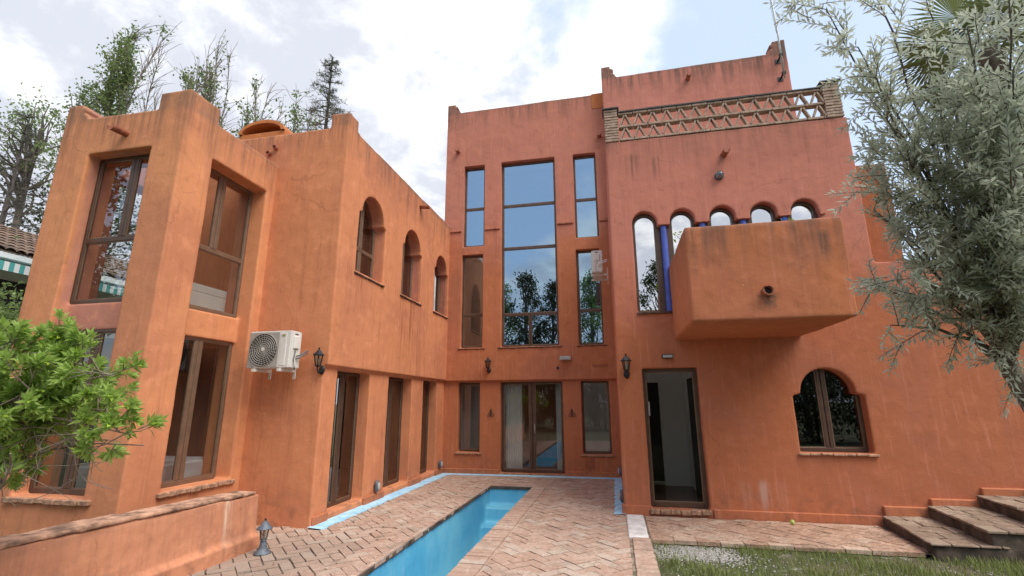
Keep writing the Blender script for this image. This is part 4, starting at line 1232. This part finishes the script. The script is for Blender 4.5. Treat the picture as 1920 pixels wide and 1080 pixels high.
while y_ < 17.2:
    for k in range(9):
        q = k/9; xa = -15.95-3.9*q; za = 5.72+1.75*q
        xb = -15.95-3.9*(q+.125); zb = 5.72+1.75*(q+.125)
        arc = []
        for (xx, zz, lift) in ((xa, za, .035), (xb, zb, 0)):
            for j in range(6):
                a = PI*j/5; arc.append((xx, y_+.115*math.cos(a), zz+.075*math.sin(a)+lift))
        rf.add(arc, [(j, j+1, j+7, j+6) for j in range(5)])
    y_ += .24
rf.quad((-15.95, 3.8, 5.70), (-15.95, 17.2, 5.70), (-20.3, 17.2, 7.62), (-20.3, 3.8, 7.62))
roof = rf.build('roof', 'pantile', nh)
MB().box(-16.3, -15.9, 3.8, 17.2, 5.52, 5.66).build('eaves', 'white', nh)
mt, N = newmat('striped_canvas'); P = N.pos()
s_ = N.math('FRACT', N.math('MULTIPLY', N.sep(P)[1], 4.4)); c = N.mix(N.math('GREATER_THAN', s_, .5), (.75, .76, .74), (.08, .36, .34))
principled(N, c, .8); M['canvas'] = mt
aw = MB(); aw.add([(-16.25, 5, 5.45), (-16.25, 15, 5.45), (-15.3, 15, 5.28), (-15.3, 5, 5.28), (-15.3, 15, 5.04), (-15.3, 5, 5.04)], [(0, 1, 2, 3), (3, 2, 4, 5)])
aw.build('awning', 'canvas', nh)
MB().box(-16.32, -16.28, 6, 13, 3.2, 5.0).build('window', 'dark_in', nh)

# ---- fan palm behind the olive
random.seed(44)
pm = empty('fan_palm', (7.4, 8.9, 3.4), 'tall fan palm with green fronds behind the olive at upper right', 'palm', local=True)
pm.location = (7.3, 9.4, 0)
w_ = MB(); w_.tube([(0, 0, -.2), (.05, 0, 4), (0, 0, 8.1)], [.26, .2, .19], 12); w_.build('trunk', 'bark', pm)
def frond(mb, base, d, stalk, fan, nseg, droop=0.0):
    d = d.normalized(); sd = d.cross(Vector((0, 0, 1)))
    sd = sd.normalized() if sd.length > .01 else Vector((1, 0, 0)); nn = sd.cross(d)
    c0 = Vector(base)+d*stalk+Vector((0, 0, -droop*stalk*.3))
    mb.tube([base, Vector(base).lerp(c0, .5)+Vector((0, 0, .05)), c0], [.022, .016, .012], 5)
    for k in range(nseg):
        a = (k/(nseg-1)-.5)*PI*1.35
        dd = (d*math.cos(a)+sd*math.sin(a)+nn*(-.12-.25*abs(math.sin(a)))).normalized()
        L = fan*(1-.22*abs(a)/2.1)*random.uniform(.93, 1.05); wd = .055
        t = dd.cross(nn).normalized()
        p1 = c0+dd*L*.55; p2 = c0+dd*L+Vector((0, 0, -droop*L*.28))
        mb.add([c0, p1+t*wd*.5, p2, p1-t*wd*.5, p1+nn*.012], [(0, 1, 4), (1, 2, 4), (2, 3, 4), (3, 0, 4)])
for k in range(24):
    a = k*2.4; el = random.uniform(-.25, 1.1)
    f_ = MB(); frond(f_, Vector((0, 0, 8.0+random.uniform(-.1, .3))), Vector((math.cos(a)*math.cos(el), math.sin(a)*math.cos(el), math.sin(el))), random.uniform(.7, 1.0), random.uniform(.85, 1.05), 30, .35)
    f_.build('frond', 'palm', pm)
for k in range(22):
    a = k*2.4+.7; el = random.uniform(-1.35, -.75)
    f_ = MB(); frond(f_, Vector((.1*math.cos(a), .1*math.sin(a), 7.7-random.uniform(0, 2.0))), Vector((math.cos(a)*math.cos(el), math.sin(a)*math.cos(el), math.sin(el))), random.uniform(.4, .7), random.uniform(.6, .85), 22, .8)
    f_.build('dry_frond', 'palm_dry', pm)

# ---- plants on the balcony
def potted(loc, label, seed, n, L):
    random.seed(seed)
    e = empty('potted_plant', loc, label, 'plant', 'leafy plants peeping over the balcony', local=True)
    MB().lathe([(.0, 0), (.11, 0), (.15, .26), (.165, .265), (.165, .30), (.14, .30), (.13, .27), (0, .268)], 18).build('pot', 'terracotta', e)
    l_ = MB()
    for k in range(n):
        a = random.uniform(0, 2*PI); q = random.random()
        b = Vector((.28*q*math.cos(a), .12*q*math.sin(a), .55+random.uniform(-.15, .14)))
        l_.tube([(0, 0, .26), b*.6+Vector((0, 0, .12)), b], .004, 4, cap=False)
        for j in range(9): leaf(l_, b+RV(.04), RV(1)+Vector((0, 0, .3)), L*random.uniform(.6, 1.2), L*.45)
    l_.build('foliage', 'yellowgreen', e)
potted((2.42, 6.55, 3.32), 'yellow green plant peeping over the right end of the balcony', 51, 26, .085)
potted((1.20, 6.55, 3.32), 'small green plant peeping over the left end of the balcony', 52, 12, .075)
potted((1.98, 6.55, 3.24), 'sparse dark plant peeping over the middle of the balcony', 53, 6, .07)
# shelf the pots stand on
MB().box(1.12, 2.74, 6.36, 6.75, 2.76, 3.24).build('planter_ledge', 'balcony', H)
for o in bpy.data.objects:
    if o.name.startswith('potted_plant'): o.location.z = 3.24

# ---- grass, gravel
random.seed(61)
gb = MB()
for k in range(38000):
    x_ = random.uniform(.37, 5.6); y_ = random.uniform(3.6, 6.9)
    if y_ > 6.68 and x_ < 3.35: continue
    if y_ > 6.62 and x_ > 3.3: continue
    dn = math.sin(x_*2.3+1.2)*math.sin(y_*3.1+x_)+.5*math.sin(x_*5.1+y_*4)
    if dn < -.25 and random.random() < .72: continue
    if x_ < 1.3 and y_ > 6.0 and random.random() < .75: continue
    h_ = random.uniform(.018, .055)*(1.7 if dn > .45 else 1); a = random.uniform(0, 2*PI)
    d = Vector((math.cos(a), math.sin(a), 0)); b_ = Vector((x_, y_, -.06)); wv = Vector((-d.y, d.x, 0))*.0032
    tip = b_+d*h_*random.uniform(.2, .9)+Vector((0, 0, h_+.02))
    mid = b_.lerp(tip, .5)+Vector((0, 0, .008))
    gb.add([b_-wv, b_+wv, mid+wv*.8, tip, mid-wv*.8], [(0, 1, 2, 4), (4, 2, 3)])
me = bpy.data.meshes.new('grass'); me.from_pydata(gb.v, [], gb.f); me.update()
tag(link('grass', me, 'grass'), kind='stuff')
mt, N = newmat('pale_gravel')
rnd = N.n('ShaderNodeNewGeometry').outputs['Random Per Island']
principled(N, N.mix(rnd, (.24, .215, .19), (.50, .48, .45)), .9); M['gravel'] = mt
gv = MB()
for k in range(4200):
    if k % 8: x_, y_ = (random.gauss(.80, .30), random.gauss(6.38, .20)) if k % 4 else (random.gauss(2.35, .12), random.gauss(5.75, .08))
    else: x_, y_ = random.uniform(.4, 5), random.uniform(4.6, 6.6)
    if not (.37 < x_ < 5.2 and 4 < y_ < 6.66): continue
    s_ = random.uniform(.004, .013)
    mt4 = Matrix.Translation((x_, y_, -.055)) @ Matrix.Rotation(random.uniform(0, 6), 4, 'Z') @ Matrix.Rotation(random.uniform(-.5, .5), 4, 'X')
    vs = [mt4 @ Vector(v) for v in ((s_*1.3, 0, 0), (0, s_, 0), (-s_*1.2, 0, 0), (0, -s_*.9, 0), (0, 0, s_*.8), (0, 0, -s_*.5))]
    gv.add(vs, [(0, 1, 4), (1, 2, 4), (2, 3, 4), (3, 0, 4), (1, 0, 5), (2, 1, 5), (3, 2, 5), (0, 3, 5)])
me = bpy.data.meshes.new('gravel'); me.from_pydata(gv.v, [], gv.f); me.update()
tag(link('gravel', me, 'gravel'), kind='stuff')

random.seed(88)
fl = MB()
for k in range(150):
    x_, y_ = random.choice(((random.uniform(-4.0, -2.8), random.uniform(3.5, 11)), (random.uniform(-1.4, .3), random.uniform(4.8, 11)), (random.uniform(.4, 3.4), random.uniform(6.8, 7.9)), (random.gauss(-3.9, .15), random.uniform(6.5, 11.3))))
    a = random.uniform(0, 6.28)
    leaf(fl, Vector((x_, y_, .008)), Vector((math.cos(a), math.sin(a), .12)), random.uniform(.02, .055), random.uniform(.01, .018), Vector((0, 0, 2)))
M['dead_leaf'] = leaf_mat('dead_leaf', (.16, .09, .045), (.17, .10, .05), .5, .7, .1)
tag(fl.build('fallen_leaves', 'dead_leaf'), kind='stuff')

# ---- garden trees behind the photographer (they show as reflections in the tower glass)
gt = 'garden trees reflected in the tower glass'
ta = crown_tree('garden_tree', (-6.3, -12, 0), 11.3, 1.7, 'tall garden tree mirrored in the middle of the big tower window', 'tree', 'darkgreen', 90, 60, .24, 71, gt, z0=.12)
tb = crown_tree('garden_tree', (-8.3, -12.6, 0), 10.4, 1.7, 'leafy garden tree mirrored at the left edge of the big tower window', 'tree', 'green', 80, 60, .22, 72, gt, z0=.12)
def cpt(o, loc, rz, s_, label):
    c = copy_tree(o); c.location = loc; c.rotation_euler.z = rz; c.scale = (s_, s_, s_); c['label'] = label
cpt(ta, (-4.2, -12.2, 0), 1.3, .93, 'garden tree mirrored at the right edge of the big tower window')
cpt(tb, (-1.3, -12.0, 0), .6, 1.03, 'garden tree mirrored in the slim window behind the end on air conditioner')
cpt(ta, (2.9, -12.5, 0), 2.1, .86, 'garden tree mirrored in the tall arched window beside the balcony')
cpt(tb, (6.2, -12.5, 0), 2.1, .8, 'garden tree behind the photographer to the right')
cpt(ta, (-14.3, .2, 0), 1.0, .9, 'dark garden tree mirrored in the front windows of the bay')
cpt(tb, (9.5, -11, 0), .4, .85, 'garden tree far right behind the photographer')
hs = crown_tree('garden_shrub', (-7.5, -7.5, 0), 3.4, 1.7, 'dense shrub of the hedge behind the photographer mirrored low in the glass', 'shrub', 'darkgreen', 70, 60, .16, 73, 'shrubs of the hedge behind the photographer', z0=.02)
for k, x_ in enumerate((-5.2, -2.9, -.6, 1.7, 4.0, 6.3, 8.6, 10.9)):
    c = copy_tree(hs); c.location = (x_, -7.5+.4*math.sin(k*2.1), 0); c.rotation_euler.z = k*1.3
# ================================================================== SKY AND LIGHT
w = bpy.data.worlds.new('World'); sc.world = w; w.use_nodes = True
N = NT(w.node_tree)
SUN_EL, SUN_AZ = R(56), R(118)      # azimuth measured clockwise from +Y: high, right and slightly behind
sky = N.n('ShaderNodeTexSky', sky_type='NISHITA', sun_disc=False, sun_elevation=SUN_EL, sun_rotation=SUN_AZ, air_density=1.0, dust_density=1.2, ozone_density=1.0)
d = N.n('ShaderNodeTexCoord').outputs['Generated']
x, y, z = N.sep(d)
zz = N.math('MAXIMUM', z, .06)
# project onto a cloud deck so that clouds flatten towards the horizon
cv = N.n('ShaderNodeCombineXYZ')
N.put(cv.inputs[0], N.math('DIVIDE', x, N.math('ADD', zz, .35))); N.put(cv.inputs[1], N.math('DIVIDE', y, N.math('ADD', zz, .35)))
n1 = N.noise(cv.outputs[0], 1.7, 8, .58, .35)
n2 = N.noise(cv.outputs[0], 4.2, 7, .6, .2)
bias = N.math('MULTIPLY', N.math('MULTIPLY', x, y), -.62)
lowb = N.math('MULTIPLY', N.mr(z, .42, .24), N.mr(y, 0, -.4, 0, .24))
bias = N.math('ADD', bias, lowb)
v = N.math('ADD', N.math('ADD', n1, N.math('MULTIPLY', N.math('SUBTRACT', n2, .5), .22)), bias)
mask = N.mr(v, .44, .60)
cc = N.mix(N.mr(N.math('ADD', n2, N.math('MULTIPLY', bias, -.62)), .33, .52), (.385, .405, .455), (.63, .635, .64))
SKYS = .10
base_sky = N.mix(1.0, sky.outputs[0], (SKYS, SKYS, SKYS), 'MULTIPLY')
veil = N.mix(.50, base_sky, (.55, .63, .74))
final = N.mix(mask, veil, cc)
bg = N.n('ShaderNodeBackground', {'Color': final, 'Strength': 1.0})
wo = N.n('ShaderNodeOutputWorld'); N.nt.links.new(bg.outputs[0], wo.inputs[0])

sd = bpy.data.lights.new('sun', 'SUN'); sd.energy = 1.85; sd.angle = R(42); sd.color = (1, .95, .87)
so = bpy.data.objects.new('sun', sd); COL.objects.link(so)
sdir = Vector((math.sin(SUN_AZ)*math.cos(SUN_EL), math.cos(SUN_AZ)*math.cos(SUN_EL), math.sin(SUN_EL)))
so.rotation_euler = sdir.to_track_quat('Z', 'Y').to_euler()
so.location = (6, -6, 20)

sc.view_settings.view_transform = 'Standard'; sc.view_settings.look = 'None'; sc.view_settings.exposure = 1.02; sc.view_settings.gamma = 1
sc.view_settings.use_curve_mapping = False
sc.render.engine = 'CYCLES'
sc.cycles.use_denoising = True
sc.cycles.max_bounces = 10; sc.cycles.transparent_max_bounces = 24
for o in bpy.data.objects:
    if '_local' in o: del o['_local']
